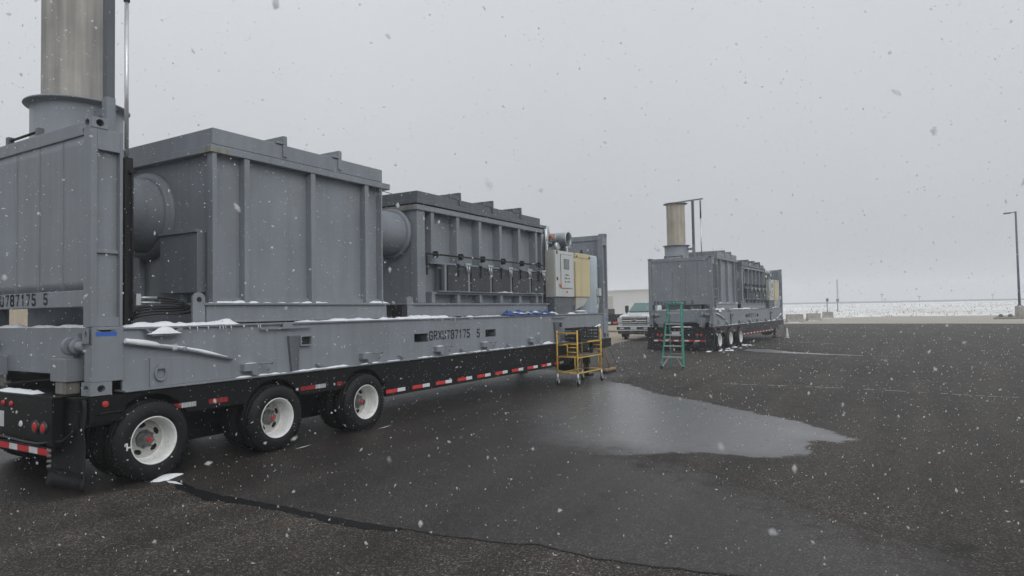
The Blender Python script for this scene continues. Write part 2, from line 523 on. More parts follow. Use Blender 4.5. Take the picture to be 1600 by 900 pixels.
PUDDLE = [(10.8,-.225),(10.12,-1.33),(8.83,-2.39),(8.25,-3.26),(7.55,-4.06),(7.1,-4.61),(6.76,-5.09),(6.16,-5.545),
          (5.607,-5.92),(5.318,-5.755),(5.295,-5.454),(4.893,-5.452),(4.525,-5.52),(4.256,-5.32),(4.09,-5.065),
          (4.10,-4.737),(4.05,-4.34),(3.68,-3.886),(3.3,-3.2),(3.6,-2.2),(5.8,-.9),(8.3,-.1)]
PUDDLE2 = [(22.6,-1.2),(22.7,-1.95),(21.4,-2.9),(20.6,-4.2),(20.2,-5.2),(20.1,-5.0),(20.6,-3.2),(21.0,-1.9),(21.7,-1.2)]
WET = [(.60,-.35),(.50,-.85),(.45,-1.3),(.50,-1.9),(.50,-2.4),(.50,-2.8),(.58,-3.16),(.613,-3.575),(.684,-4.06),(.766,-4.22),
       (.73,-4.43),(.725,-4.7),(.74,-4.95),(.79,-5.18),(.85,-5.47),(1.0,-6.2),(1.35,-6.9),(1.75,-6.8),(2.05,-6.3),(2.5,-5.65),(3.3,-4.7),(3.7,-3.85),
       (4.4,-3.2),(6.5,-2.2),(9,-1.5),(12.2,-.6),(12.6,3.2),(-.3,3.2),(-.9,1.4),(-.4,.1)]
TAR_U = [(.66,-.30),(.55,-.75),(.53,-1.2),(.555,-1.75),(.55,-2.22),(.545,-2.65),(.56,-2.96),(.59,-3.18)]
TAR_L = [(.53,-3.17),(.447,-2.94),(.431,-2.62),(.458,-2.02),(.441,-1.56),(.371,-1.14),(.45,-.75),(.52,-.45)]
TAR = TAR_U + TAR_L
CRACK = [(.58,-3.15),(.613,-3.575),(.684,-4.06),(.766,-4.22),(.73,-4.43),(.725,-4.7),(.74,-4.95),(.79,-5.18),(.85,-5.47),(1.0,-6.2),(1.3,-7.4),(1.2,-9)]
SEAM = [(3.71,-3.8),(3.33,-4.67),(2.52,-5.64),(2.04,-6.31),(1.73,-6.82),(1.2,-7.7),(.6,-9.5)]

def axis_lines(lo, fa, fb, hi, fine, coarse_n):
    a = np.concatenate([np.geomspace(fa - lo, 1.0, coarse_n)[:-1] * -1 + fa, np.arange(fa - 1.0 + fine * 0, fb + 1e-6, fine),
                        np.geomspace(1.0, hi - fb, coarse_n) + fb])
    return np.unique(np.round(a, 4))

def build_asphalt():
    xs = axis_lines(-40, -3.0, 13.0, 59.0, 0.10, 14)
    ys = axis_lines(-70, -10.0, 4.0, 40.0, 0.10, 14)
    X, Y = np.meshgrid(xs, ys, indexing='ij')
    # the far edge towards the concrete apron runs slightly askew
    k = np.clip((X - 30) / 29.0, 0, 1)
    Xp = X + k * (-0.18 * (-Y - 3.1)) * (np.abs(Y) < 45) * 0.9
    Z = 0.0 * X
    n0, n1 = X.shape
    me = bpy.data.meshes.new('asphalt')
    co = np.stack([Xp, Y, Z], -1).reshape(-1, 3)
    idx = np.arange(n0 * n1).reshape(n0, n1)
    q = np.stack([idx[:-1, :-1], idx[1:, :-1], idx[1:, 1:], idx[:-1, 1:]], -1).reshape(-1, 4)
    me.vertices.add(len(co)); me.vertices.foreach_set('co', co.astype('f').ravel())
    me.loops.add(q.size); me.loops.foreach_set('vertex_index', q.astype('i').ravel())
    me.polygons.add(len(q)); me.polygons.foreach_set('loop_start', np.arange(0, q.size, 4, dtype='i'))
    me.update(calc_edges=True)
    px, py = co[:, 0], co[:, 1]
    def sdf(poly):
        d, i = dist_poly(px, py, poly); return np.where(i, d, -d)
    left_ = [(3.3, -3.2), (3.6, -2.2), (5.8, -.9), (8.3, -.1), (10.8, -.1)]
    right_ = [(.85,-5.47),(1.0, -6.2), (1.35, -6.9), (1.75, -6.8), (2.05, -6.3), (2.5, -5.65), (3.3, -4.7), (3.7, -3.85), (4.4, -3.2), (6.5, -2.2), (9, -1.5), (12.2, -.6)]
    wet_ = sdf(WET); dr_ = dist_poly(px, py, right_[2:], False)[0]
    wet_ = np.where(wet_ > 0, np.minimum(wet_, dr_ * 0.07), wet_)
    for nm, val in (('puddle', sdf(PUDDLE)), ('wet', wet_), ('shore', dist_poly(px, py, left_, False)[0])):
        at = me.attributes.new(nm, 'FLOAT', 'POINT')
        at.data.foreach_set('value', np.clip(val, -5, 5).astype('f'))
    return me

def mat_asphalt():
    m, nt, b = new_mat('asphalt')
    lk = nt.links.new
    geo = nd(nt, 'ShaderNodeNewGeometry')
    P = geo.outputs['Position']
    def noise_(scale, det=4.0, rough=0.6, vec=None):
        n = nd(nt, 'ShaderNodeTexNoise', Scale=scale, Detail=det, Roughness=rough)
        lk(vec or P, n.inputs['Vector']); return n.outputs['Fac']
    def attr(nm):
        a = nd(nt, 'ShaderNodeAttribute', attribute_name=nm); return a.outputs['Fac']
    def math_(op, a, b_, c=None):
        n = nd(nt, 'ShaderNodeMath', operation=op)
        for i, s in enumerate((a, b_, c)):
            if s is None: continue
            if isinstance(s, (int, float)): n.inputs[i].default_value = s
            else: lk(s, n.inputs[i])
        return n.outputs[0]
    def smooth(v, lo, hi, a=0.0, b_=1.0):
        n = nd(nt, 'ShaderNodeMapRange', interpolation_type='SMOOTHSTEP')
        n.inputs['From Min'].default_value = lo; n.inputs['From Max'].default_value = hi
        n.inputs['To Min'].default_value = a; n.inputs['To Max'].default_value = b_
        lk(v, n.inputs['Value']); return n.outputs[0]
    def mixc(f, a, b_):
        n = nd(nt, 'ShaderNodeMix', data_type='RGBA')
        if isinstance(f, (int, float)): n.inputs[0].default_value = f
        else: lk(f, n.inputs[0])
        for i, s in ((6, a), (7, b_)):
            if isinstance(s, tuple): n.inputs[i].default_value = (*s, 1)
            else: lk(s, n.inputs[i])
        return n.outputs[2]
    big = noise_(0.22, 3.0, 0.6)
    mid = noise_(1.7, 4.0, 0.65)
    fine = noise_(55.0, 1.0, 0.7)
    edge = noise_(5.0, 3.0, 0.6)
    wob = math_('MULTIPLY_ADD', edge, 0.30, -0.15)
    # aggregate stones
    vor = nd(nt, 'ShaderNodeTexVoronoi', Scale=95.0)
    lk(P, vor.inputs['Vector'])
    stone = ramp(nt, [(0.0, (0.020, 0.0166, 0.0140)), (0.55, (0.036, 0.0304, 0.0258)), (0.85, (0.068, 0.0580, 0.0500)), (1.0, (0.17, 0.152, 0.135))])
    vs = nd(nt, 'ShaderNodeSeparateColor')
    lk(vor.outputs['Color'], vs.inputs[0])
    lk(vs.outputs[0], stone.inputs[0])
    tone = ramp(nt, [(0.28, (0.68,) * 3), (0.72, (1.34,) * 3)])
    lk(big, tone.inputs[0])
    tone2 = ramp(nt, [(0.28, (0.76,) * 3), (0.72, (1.22,) * 3)])
    lk(mid, tone2.inputs[0])
    mul = nd(nt, 'ShaderNodeMix', data_type='RGBA', blend_type='MULTIPLY'); mul.inputs[0].default_value = 1
    lk(stone.outputs[0], mul.inputs[6]); lk(tone.outputs[0], mul.inputs[7])
    mul2 = nd(nt, 'ShaderNodeMix', data_type='RGBA', blend_type='MULTIPLY'); mul2.inputs[0].default_value = 1
    lk(mul.outputs[2], mul2.inputs[6]); lk(tone2.outputs[0], mul2.inputs[7])
    # long faint tyre tracks and dark drips
    mpt = nd(nt, 'ShaderNodeMapping'); mpt.inputs['Scale'].default_value = (0.10, 1.9, 1); mpt.inputs['Rotation'].default_value = (0, 0, 0.22)
    lk(P, mpt.inputs[0])
    trk = ramp(nt, [(0.40, (0.78,) * 3), (0.58, (1.06,) * 3)])
    lk(noise_(1.0, 3.0, 0.55, mpt.outputs[0]), trk.inputs[0])
    drp = ramp(nt, [(0.27, (0.45,) * 3), (0.34, (1.0,) * 3)])
    lk(noise_(2.3, 2.0, 0.5), drp.inputs[0])
    mul3 = nd(nt, 'ShaderNodeMix', data_type='RGBA', blend_type='MULTIPLY'); mul3.inputs[0].default_value = 1
    lk(mul2.outputs[2], mul3.inputs[6]); lk(trk.outputs[0], mul3.inputs[7])
    mul4 = nd(nt, 'ShaderNodeMix', data_type='RGBA', blend_type='MULTIPLY'); mul4.inputs[0].default_value = 1
    lk(mul3.outputs[2], mul4.inputs[6]); lk(drp.outputs[0], mul4.inputs[7])
    col = mul4.outputs[2]
    wet = smooth(math_('ADD', attr('wet'), math_('MULTIPLY', wob, 0.25)), -0.02, 0.05)
    wetd = smooth(math_('ADD', attr('wet'), wob), -0.6, 1.2)
    wetm = math_('MULTIPLY', wet, wetd)
    wetm = math_('MAXIMUM', math_('MULTIPLY', wet, 0.65), wetm)
    pud = math_('MULTIPLY', smooth(math_('ADD', attr('puddle'), wob), 0.0, 0.10), smooth(math_('ADD', attr('shore'), math_('MULTIPLY', wob, 1.5)), 0.05, 1.25))
    pudi = math_('MULTIPLY', pud, smooth(math_('ADD', attr('puddle'), math_('MULTIPLY', mid, 0.8)), 0.2, 1.0, 0.75, 1.0))
    # damp asphalt is darker
    dampen = nd(nt, 'ShaderNodeMix', data_type='RGBA', blend_type='MULTIPLY')
    lk(math_('MULTIPLY', wetm, 0.8), dampen.inputs[0])
    lk(col, dampen.inputs[6]); dampen.inputs[7].default_value = (0.34, 0.36, 0.39, 1)
    c1 = dampen.outputs[2]
    c2 = mixc(math_('MULTIPLY', pudi, 0.72), c1, (0.170, 0.173, 0.178))   # thin grey slush
    lk(c2, b.inputs['Base Color'])
    r0 = smooth(mid, 0.2, 0.8, 0.62, 0.80)
    r1 = nd(nt, 'ShaderNodeMix', data_type='FLOAT'); lk(wetm, r1.inputs[0]); lk(r0, r1.inputs[2]); r1.inputs[3].default_value = 0.30
    r2 = nd(nt, 'ShaderNodeMix', data_type='FLOAT'); lk(pudi, r2.inputs[0]); lk(r1.outputs[0], r2.inputs[2]); r2.inputs[3].default_value = 0.27
    lk(r2.outputs[0], b.inputs['Roughness'])
    sp = nd(nt, 'ShaderNodeMapRange'); lk(wetm, sp.inputs['Value'])
    sp.inputs['To Min'].default_value = 0.24; sp.inputs['To Max'].default_value = 0.5
    lk(sp.outputs[0], b.inputs['Specular IOR Level'])
    # relief: stones, flattened where slush or water lies
    hgt = math_('ADD', math_('MULTIPLY', vor.outputs['Distance'], -1.0), math_('MULTIPLY', fine, 0.6))
    st = nd(nt, 'ShaderNodeMapRange'); lk(pudi, st.inputs['Value'])
    st.inputs['To Min'].default_value = 0.55; st.inputs['To Max'].default_value = 0.12
    bp = nd(nt, 'ShaderNodeBump', Distance=0.008)
    lk(st.outputs[0], bp.inputs['Strength']); lk(hgt, bp.inputs['Height'])
    lk(bp.outputs[0], b.inputs['Normal'])
    return m

asphalt = link('asphalt', build_asphalt(), mat_asphalt())
tag(asphalt, 'dark wet asphalt yard with tar seam, crack and slushy patch', 'asphalt', kind='structure')

def jag(pts, step, amp, seed):
    out = []
    for (x0, y0), (x1, y1) in zip(pts[:-1], pts[1:]):
        n = max(1, int(math.hypot(x1 - x0, y1 - y0) / step))
        for k in range(n):
            x, y = x0 + (x1 - x0) * k / n, y0 + (y1 - y0) * k / n
            a = noise.noise((x * 9, y * 9, seed)) * amp + noise.noise((x * 31, y * 31, seed)) * amp * 0.6
            out.append((x + a, y + noise.noise((x * 11, y * 11, seed + 5)) * amp))
    out.append(pts[-1])
    return out
def strip(pts, w0, w1, z, seed):
    mb = MB(); vs = []
    n = len(pts)
    for i, (x, y) in enumerate(pts):
        a, b_ = pts[max(0, i - 1)], pts[min(n - 1, i + 1)]
        tx, ty = b_[0] - a[0], b_[1] - a[1]; l_ = math.hypot(tx, ty) or 1
        w = (w0 + (w1 - w0) * i / n) * (0.75 + 0.6 * abs(noise.noise((x * 13, y * 13, seed)))) / 2
        vs += [(x - ty / l_ * w, y + tx / l_ * w, z), (x + ty / l_ * w, y - tx / l_ * w, z)]
    return mb.add(vs, [(2 * i, 2 * i + 1, 2 * i + 3, 2 * i + 2) for i in range(n - 1)])
M['tar'] = mat_plain('crack_filler_tar', (0.0045, 0.0045, 0.005), 0.6, spec=0.25)
M['crack'] = mat_plain('open_crack', (0.006, 0.006, 0.006), 0.9)
M['seam'] = mat_plain('dark_joint', (0.022, 0.021, 0.020), 0.8)  # dark tone of the joint itself
up_ = jag(TAR_U, 0.05, 0.03, 1.0); lo_ = jag(TAR_L, 0.05, 0.03, 2.0)
tb = MB(); poly_ = up_ + lo_
tb.add([(x, y, 0.004) for x, y in poly_], [tuple(range(len(poly_)))])
tag(link('tar_streak', tb.mesh('tar_streak'), 'tar'), 'black tar streak running from the rear wheel across the asphalt', 'tar', kind='structure')
tag(link('asphalt_crack', strip(jag(CRACK, 0.05, 0.02, 3.0), 0.016, 0.013, 0.004, 1).mesh('asphalt_crack'), 'crack'), 'thin jagged crack running on from the tar streak', 'crack', kind='structure')
tag(link('paving_joint', strip(jag(SEAM, 0.06, 0.03, 4.0), 0.006, 0.005, 0.004, 2).mesh('paving_joint'), 'seam'), 'faint paving joint below the slushy patch', 'joint', kind='structure')

p2 = jag(PUDDLE2 + PUDDLE2[:1], 0.12, 0.10, 6.0)[:-1]
pm = MB().add([(x, y, 0.004) for x, y in p2], [tuple(range(len(p2)))])
M['slush'] = mat_paint('thin_slush', (0.14, 0.143, 0.148), 0.3, 0.15, 0.0, bump=0.004, spec=0.5)
tag(link('slush_patch', pm.mesh('slush_patch'), 'slush'), 'small bright patch of slush beside the wheels of the far trailer', 'slush', kind='structure')

def field_mesh():
    """open country out to the horizon, rising very gently"""
    mb = MB()
    rings = [0.0, 20, 45, 70, 100, 130, 170, 220, 290, 380, 470, 500]
    n = 72
    vs = []
    cx, cy = 20, 0
    for r in rings:
        for k in range(n):
            th = 2 * math.pi * k / n
            x, y = cx + r * math.cos(th), cy + r * math.sin(th)
            d = max(0, r - 90)
            z = -0.12 + 3.2 * min(1, d / 380) ** 1.2 + (0.25 * noise.noise((x * 0.02, y * 0.02, 3.0)) * min(1, d / 60))
            vs.append((x, y, z))
    fs = [(i * n + k, (i + 1) * n + k, (i + 1) * n + (k + 1) % n, i * n + (k + 1) % n) for i in range(len(rings) - 1) for k in range(n)]
    mb.add(vs, fs, True)
    return mb

def mat_field():
    m, nt, b = new_mat('snowy_field')
    lk = nt.links.new
    geo = nd(nt, 'ShaderNodeNewGeometry')
    def nz(sx, sy, det, rough):
        mp = nd(nt, 'ShaderNodeMapping'); mp.inputs['Scale'].default_value = (sx, sy, 1)
        lk(geo.outputs['Position'], mp.inputs[0])
        n = nd(nt, 'ShaderNodeTexNoise', Scale=1.0, Detail=det, Roughness=rough); lk(mp.outputs[0], n.inputs['Vector'])
        return n.outputs['Fac']
    a = nz(0.35, 0.9, 8.0, 0.72); c = nz(0.02, 0.05, 4.0, 0.6)
    ad = nd(nt, 'ShaderNodeMath', operation='MULTIPLY_ADD'); lk(c, ad.inputs[0]); ad.inputs[1].default_value = 0.5; lk(a, ad.inputs[2])
    r = ramp(nt, [(0.66, (0.82, 0.83, 0.84)), (0.80, (0.66, 0.64, 0.60)), (0.94, (0.27, 0.23, 0.175))])
    lk(ad.outputs[0], r.inputs[0])
    lk(r.outputs[0], b.inputs['Base Color'])
    b.inputs['Roughness'].default_value = 0.9
    return m
field = link('snowy_field', field_mesh().mesh('snowy_field'), mat_field())
tag(field, 'flat snow-dusted field running out to the horizon', 'field', kind='structure')

# concrete apron beyond the asphalt
ap = MB()
ap_near = [(58.2, 14.0), (59.0, 3.1), (59.8, -5.5), (57.0, -13.5), (48.0, -42.0)]
ap_far = [(80.0, 15.5), (83.0, 4.5), (95.5, -5.0), (94.5, -12.0), (97.0, -18.5), (99.0, -46.0)]
poly = ap_near + ap_far[::-1]
ap.prism([(x, y) for x, y in poly], 'z', -0.3, 0.012)
apron = link('concrete_apron', ap.mesh('concrete_apron'),
             mat_paint('apron_concrete', (0.37, 0.335, 0.285), 0.8, 0.12, 0.0, scale=0.25, bump=0))
tag(apron, 'pale tan concrete apron between asphalt and snowy field', 'concrete', kind='structure')
# pale dirt yard behind the rigs
dirt = MB()
dirt.prism([(24.2, 5.0), (58.3, 9.5), (80, 15), (88, 24), (96, 60), (40, 60), (-10, 46), (-30, 34), (-30, 26), (6, 15.0), (18, 8.0)], 'z', -0.3, 0.016)
dirt_o = link('dirt_yard', dirt.mesh('dirt_yard'),
              mat_paint('tan_gravel', (0.33, 0.275, 0.205), 0.95, 0.2, 0.0, scale=0.5, bump=0.02, dirt=(0.6, 0.6, 0.6), dirt_amt=0.6))
tag(dirt_o, 'tan gravel yard behind the white truck', 'dirt', kind='structure')

# worn parking lines: short broken strips of paint
def worn_line(pts, w, seed):
    mb = MB(); r = random.Random(seed)
    for (x0, y0), (x1, y1) in zip(pts[:-1], pts[1:]):
        ln = math.hypot(x1 - x0, y1 - y0); n = max(1, int(ln / 0.16))
        tx, ty = (x1 - x0) / ln, (y1 - y0) / ln
        for i in range(n):
            if r.random() < 0.30: continue
            a, b_ = ln * i / n, ln * (i + r.uniform(0.5, 1.02)) / n
            o = r.uniform(-0.15, 0.15) * w; ww = w * r.uniform(0.35, 0.9) / 2
            def q(s, t): return (x0 + tx * s - ty * t, y0 + ty * s + tx * t, 0.004)
            mb.add([q(a, o - ww), q((a + b_) / 2, o - ww * r.uniform(.7, 1.2)), q(b_, o - ww * .8), q(b_, o + ww), q((a + b_) / 2, o + ww * r.uniform(.7, 1.2)), q(a, o + ww * .8)], [(0, 1, 2, 3, 4, 5)])
    return mb
M['line'] = mat_plain('worn_line_paint', (0.48, 0.49, 0.50), 0.7)
for i, (pts, w, lab) in enumerate((
    ([(10.85, -2.9), (10.95, -4.3), (10.94, -5.66), (10.75, -6.7), (10.6, -7.7), (10.7, -9.5)], 0.06, 'thin worn white line across the asphalt right of the slushy patch'),
    ([(20.6, -2.8), (20.2, -4.56), (19.93, -6.55)], 0.10, 'worn white line running from the far patch of slush'),
    ([(28.7, -1.0), (27.9, -2.6), (26.65, -4.05)], 0.16, 'short worn white line beside the front of the far trailer'))):
    tag(link('parking_line', worn_line(pts, w, i + 3).mesh('parking_line'), 'line'), lab, 'road line', kind='structure')

# ------------------------------------------------------------------ the rigs: one set of things, then a copy
ZB = 0.877
LEN, WID, HT = 12.192, 2.438, 2.591
rig = []            # (root object, label for the copy)

def wheel_meshes():
    """dual outer wheel, axis along y, outer face towards -y, centre at origin"""
    t = MB()
    prof = [(0.232, 0.012), (0.245, 0.000), (0.275, -0.006), (0.315, -0.004), (0.345, 0.008), (0.368, 0.028), (0.384, 0.045),
            (0.388, 0.060), (0.378, 0.062), (0.378, 0.072), (0.390, 0.074), (0.391, 0.105), (0.380, 0.107), (0.380, 0.119), (0.391, 0.121),
            (0.391, 0.153), (0.380, 0.155), (0.380, 0.165), (0.389, 0.168), (0.384, 0.185), (0.366, 0.202), (0.31, 0.226), (0.26, 0.226), (0.232, 0.215)]
    t.lathe(prof, (0, 0, 0), 'y', 56)
    # shoulder lugs
    for k in range(56):
        th = 2 * math.pi * k / 56
        for h0, h1 in ((0.030, 0.058), (0.170, 0.196)):
            c, s = math.cos(th), math.sin(th)
            dx, dz = -s * 0.010, c * 0.010
            vs = []
            for rr in (0.372, 0.3885):
                for h in (h0, h1):
                    vs += [(rr * c + dx, h, rr * s + dz), (rr * c - dx, h, rr * s - dz)]
            t.add(vs, [(0, 1, 3, 2), (4, 6, 7, 5), (0, 4, 5, 1), (1, 5, 7, 3), (3, 7, 6, 2), (2, 6, 4, 0)])
    r = MB()
    r.lathe([(0.222, 0.016), (0.234, 0.002), (0.229, -0.004), (0.220, 0.004), (0.214, 0.03), (0.209, 0.045), (0.205, 0.095), (0.200, 0.165), (0.188, 0.186)], (0, 0, 0), 'y', 56)
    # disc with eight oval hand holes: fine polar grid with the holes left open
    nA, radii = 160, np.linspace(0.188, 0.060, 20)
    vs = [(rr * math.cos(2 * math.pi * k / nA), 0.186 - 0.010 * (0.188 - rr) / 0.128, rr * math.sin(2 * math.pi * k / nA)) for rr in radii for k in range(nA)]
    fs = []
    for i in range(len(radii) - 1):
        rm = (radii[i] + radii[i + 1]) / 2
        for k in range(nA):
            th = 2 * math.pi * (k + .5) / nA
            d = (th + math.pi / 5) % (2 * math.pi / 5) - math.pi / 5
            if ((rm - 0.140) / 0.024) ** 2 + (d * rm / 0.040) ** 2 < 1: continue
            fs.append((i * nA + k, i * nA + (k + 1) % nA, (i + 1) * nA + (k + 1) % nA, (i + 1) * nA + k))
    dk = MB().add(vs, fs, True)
    r.lathe([(0.222, 0.215), (0.206, 0.215), (0.202, 0.188)], (0, 0, 0), 'y', 40)
    h = MB()
    h.lathe([(0.088, 0.179), (0.084, 0.158), (0.070, 0.150), (0.060, 0.140), (0.056, 0.112), (0.047, 0.104), (0.043, 0.092), (0.0, 0.092)], (0, 0, 0), 'y', 28)
    for k in range(8):
        th = 2 * math.pi * (k + .3) / 8
        h.lathe([(0.011, 0.176), (0.011, 0.142), (0.0, 0.140)], (0.082 * math.cos(th), 0, 0.082 * math.sin(th)), 'y', 6, smooth=False)
    cp = MB()
    cp.lathe([(0.024, 0.094), (0.024, 0.082), (0.017, 0.076), (0.0, 0.076)], (0, 0, 0), 'y', 18)
    bk = MB()
    bk.lathe([(0.199, 0.212), (0.12, 0.212), (0.0, 0.212)], (0, 0, 0), 'y', 24)
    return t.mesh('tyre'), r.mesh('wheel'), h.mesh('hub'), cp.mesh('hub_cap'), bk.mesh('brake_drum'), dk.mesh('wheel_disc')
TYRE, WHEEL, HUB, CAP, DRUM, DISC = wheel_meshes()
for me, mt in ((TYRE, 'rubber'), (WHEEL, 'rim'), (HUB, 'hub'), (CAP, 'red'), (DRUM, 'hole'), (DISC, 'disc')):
    me.materials.append(M[mt])

def add_wheel(t, x, y, z, flip=False, full=True):
    w = link('wheel', WHEEL, None, t.o)
    w.location = Vector((x, y, z)) - Vector(t.base)
    w.rotation_euler = (0, rnd.uniform(0, 6.28), math.pi if flip else 0)
    link('tyre', TYRE, None, w)
    if full:
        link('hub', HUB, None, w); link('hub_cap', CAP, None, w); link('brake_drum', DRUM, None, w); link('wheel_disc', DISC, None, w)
    return w

def build_trailer():
    t = Thing('semi_trailer', (6.0, 1.219, 0.0), 'black three axle lowbed trailer under the near grey flat rack', 'trailer', 'trailers carrying the furnace units')
    AX = (0.57, 2.05, 3.53); ZW = 0.386
    # side beams, cut out over the wheels
    def beam(y0, y1, name):
        pts = [(-0.10, 0.868), (12.35, 0.868), (12.35, 0.66), (10.35, 0.62), (9.95, 0.412), (3.985, 0.412), (3.975, 0.60)]
        for xc in AX[::-1]:
            for k in range(11):
                th = math.pi * (0.16 + 0.68 * k / 10)
                pts.append((xc + 0.44 * math.cos(th), min(0.835, ZW + 0.455 * math.sin(th))))
        pts += [(0.13, 0.60), (-0.10, 0.60)]
        mb = MB().prism(pts, 'y', y0, y1)
        return t.part(name, mb, 'black')
    b1 = beam(0.006, 0.05, 'side_beam'); beam(2.388, 2.432, 'side_beam')
    t.part('lower_flange', MB().box(3.98, 9.94, -0.004, 0.13, 0.398, 0.4115), 'black')
    t.part('deck', MB().box(-0.1, 12.35, 0.0505, 2.3875, 0.83, 0.866), 'black')
    t.part('main_rail', MB().box(-0.1, 12.2, 0.68, 0.84, 0.42, 0.829), 'black')
    t.part('main_rail', MB().box(-0.1, 12.2, 1.60, 1.76, 0.42, 0.829), 'black')
    # reflective tape on the near beam
    for i in range(10):
        x0 = 3.99 + 0.583 * i
        r1 = t.part('red_tape', MB().box(x0, x0 + 0.245, 0.0015, 0.0055, 0.440, 0.492), 'tape_red')
        t.part('white_tape', MB().box(x0 + 0.247, x0 + 0.42, 0.0015, 0.0055, 0.440, 0.492), 'tape_white')
    for x0, x1, m in ((0.80, 0.885, 'tape_red'), (0.887, 1.05, 'tape_white'), (1.20, 1.43, 'tape_red'), (2.44, 2.68, 'tape_red'), (2.682, 2.85, 'tape_white'), (3.05, 3.14, 'tape_red')):
        t.part('red_tape' if m == 'tape_red' else 'white_tape', MB().box(x0, x1, 0.0015, 0.0055, 0.655, 0.705), m + '_dirty')
    # axles and wheels
    for x in AX:
        t.part('axle', MB().tube([(x, 0.2, ZW), (x, 2.24, ZW)], 0.065, 12), 'black')
        add_wheel(t, x, -0.055, ZW)
        add_wheel(t, x, 0.275, ZW, full=False)
        add_wheel(t, x, 2.493, ZW, flip=True)
        add_wheel(t, x, 2.163, ZW, flip=True, full=False)
        sp = MB().box(x - 0.35, x + 0.2, 0.69, 0.82, ZW - 0.02, ZW + 0.1)
        t.part('trailing_arm', sp, 'black')
        t.part('air_bag', MB().lathe([(0.0, ZW + .03), (0.10, ZW + .04), (0.12, ZW + .09), (0.10, ZW + .14), (0.12, ZW + .19), (0.10, ZW + .25), (0.0, ZW + .25)], (x + 0.3, 0.76, 0), 'z', 18), 'rubber')
    t.part('suspension_frame', MB().box(0.12, 4.15, 0.585, 0.645, 0.20, 0.829), 'black')
    t.part('suspension_frame', MB().box(0.12, 4.15, 1.80, 1.86, 0.20, 0.829), 'black')
    t.part('chalk_mark', MB().box(0.292, 0.306, -0.0655, -0.0615, 0.335, 0.405).box(0.3065, 0.345, -0.0655, -0.0615, 0.355, 0.370), 'jug')
    # rear end
    XR = -0.19
    t.part('rear_panel', MB().box(XR, -0.101, 0.26, 2.18, 0.43, 0.862), 'black', bev=0.006)
    t.part('rear_deck_plate', MB().box(XR - 0.012, 0.02, 0.24, 2.20, 0.8645, 0.8755), 'black')
    for y0 in (0.262, 2.012):
        t.part('end_box', MB().box(XR - 0.006, -0.102, y0, y0 + 0.16, 0.45, 0.858), 'black')
    bump = t.part('bumper_bar', MB().box(XR - 0.03, XR - 0.001, 0.22, 2.22, 0.345, 0.425), 'black', bev=0.004)
    x = 0.235; k = 0
    while x < 2.19:
        w = 0.225 if k % 2 == 0 else 0.16
        t.part('red_tape' if k % 2 == 0 else 'white_tape', MB().box(XR - 0.0345, XR - 0.0305, x, min(x + w, 2.2), 0.358, 0.413), 'tape_red' if k % 2 == 0 else 'tape_white', parent=bump)
        x += w + 0.002; k += 1
    for y0 in (0.4, 0.555, 1.88, 2.035):
        lamp = t.part('tail_lamp', MB().lathe([(0.0, XR - 0.030), (0.035, XR - 0.026), (0.047, XR - 0.012), (0.047, XR - 0.002)], (0, y0, 0.595), 'x', 20), 'red')
        t.part('lamp_ring', MB().lathe([(0.049, XR - 0.001), (0.049, XR - 0.022), (0.058, XR - 0.022), (0.060, XR - 0.001)], (0, y0, 0.595), 'x', 20), 'grille', parent=lamp)
    for y0 in (1.05, 1.219, 1.39):
        lamp = t.part('marker_lamp', MB().lathe([(0.0, XR - 0.02), (0.022, XR - 0.016), (0.028, XR - 0.002)], (0, y0, 0.78), 'x', 14), 'red')
    t.part('round_reflector', MB().lathe([(0.0, XR - 0.010), (0.026, XR - 0.008), (0.030, XR - 0.001)], (0, 0.86, 0.60), 'x', 14), 'tape_white')
    t.part('number_plate', MB().box(XR - 0.012, XR - 0.004, 1.20, 1.50, 0.55, 0.70), 'plate')
    t.part('hose', MB().tube([(XR - .045, 2.1, .47), (XR - .045, 1.3, .475), (XR - .045, .75, .455), (XR - .04, .45, .45), (-.13, .2, .48), (-.09, .1, .56), (-.08, .06, .72), (-.07, .05, .80)], 0.013, 8), 'hose')
    for z in (0.27, 0.315, 0.36, 0.405):
        t.part('bolt', MB().lathe([(0.0, XR - 0.060), (0.014, XR - 0.056), (0.018, XR - 0.040), (0.018, XR - 0.031)], (0, 0.23, z), 'x', 10), 'hub')
    # mud flaps
    def flap(y0, y1):
        mb = MB(); vs, fs = [], []
        for i in range(13):
            z = 0.85 - 0.80 * i / 12
            bx = -0.075 - (0.03 * max(0, (i - 9) / 3) ** 1.5) + 0.006 * math.sin(i * 1.3)
            wd = 0.0 + (0.03 * max(0, (i - 9) / 3))
            for j in range(7):
                y = y0 - wd + (y1 - y0 + 2 * wd) * j / 6
                vs.append((bx + 0.006 * math.sin(j * 1.1 + i), y, z))
        for i in range(12):
            for j in range(6):
                a = i * 7 + j; fs.append((a, a + 1, a + 8, a + 7))
        mb.add(vs, fs, True)
        o = t.part('mud_flap', mb, 'flap')
        md = o.modifiers.new('solid', 'SOLIDIFY'); md.thickness = 0.012
        return o
    flap(-0.05, 0.55); flap(1.90, 2.49)
    t.part('flap_bar', MB().box(-0.098, -0.086, -0.05, 0.56, 0.16, 0.20), 'black')
    # rear corner block under the flat rack with a side marker
    t.part('corner_bracket', MB().box(-0.02, 0.30, -0.028, 0.0045, 0.63, 0.862), 'black', bev=0.004)
    t.part('side_marker', MB().lathe([(0.0, -0.044), (0.024, -0.040), (0.030, -0.0285)], (0.12, 0, 0.795), 'y', 16), 'red')
    t.part('grab_bar', MB().tube([(0.05, -0.032, 0.70), (0.08, -0.05, 0.715), (0.24, -0.05, 0.715), (0.27, -0.032, 0.70)], 0.010, 8), 'black')
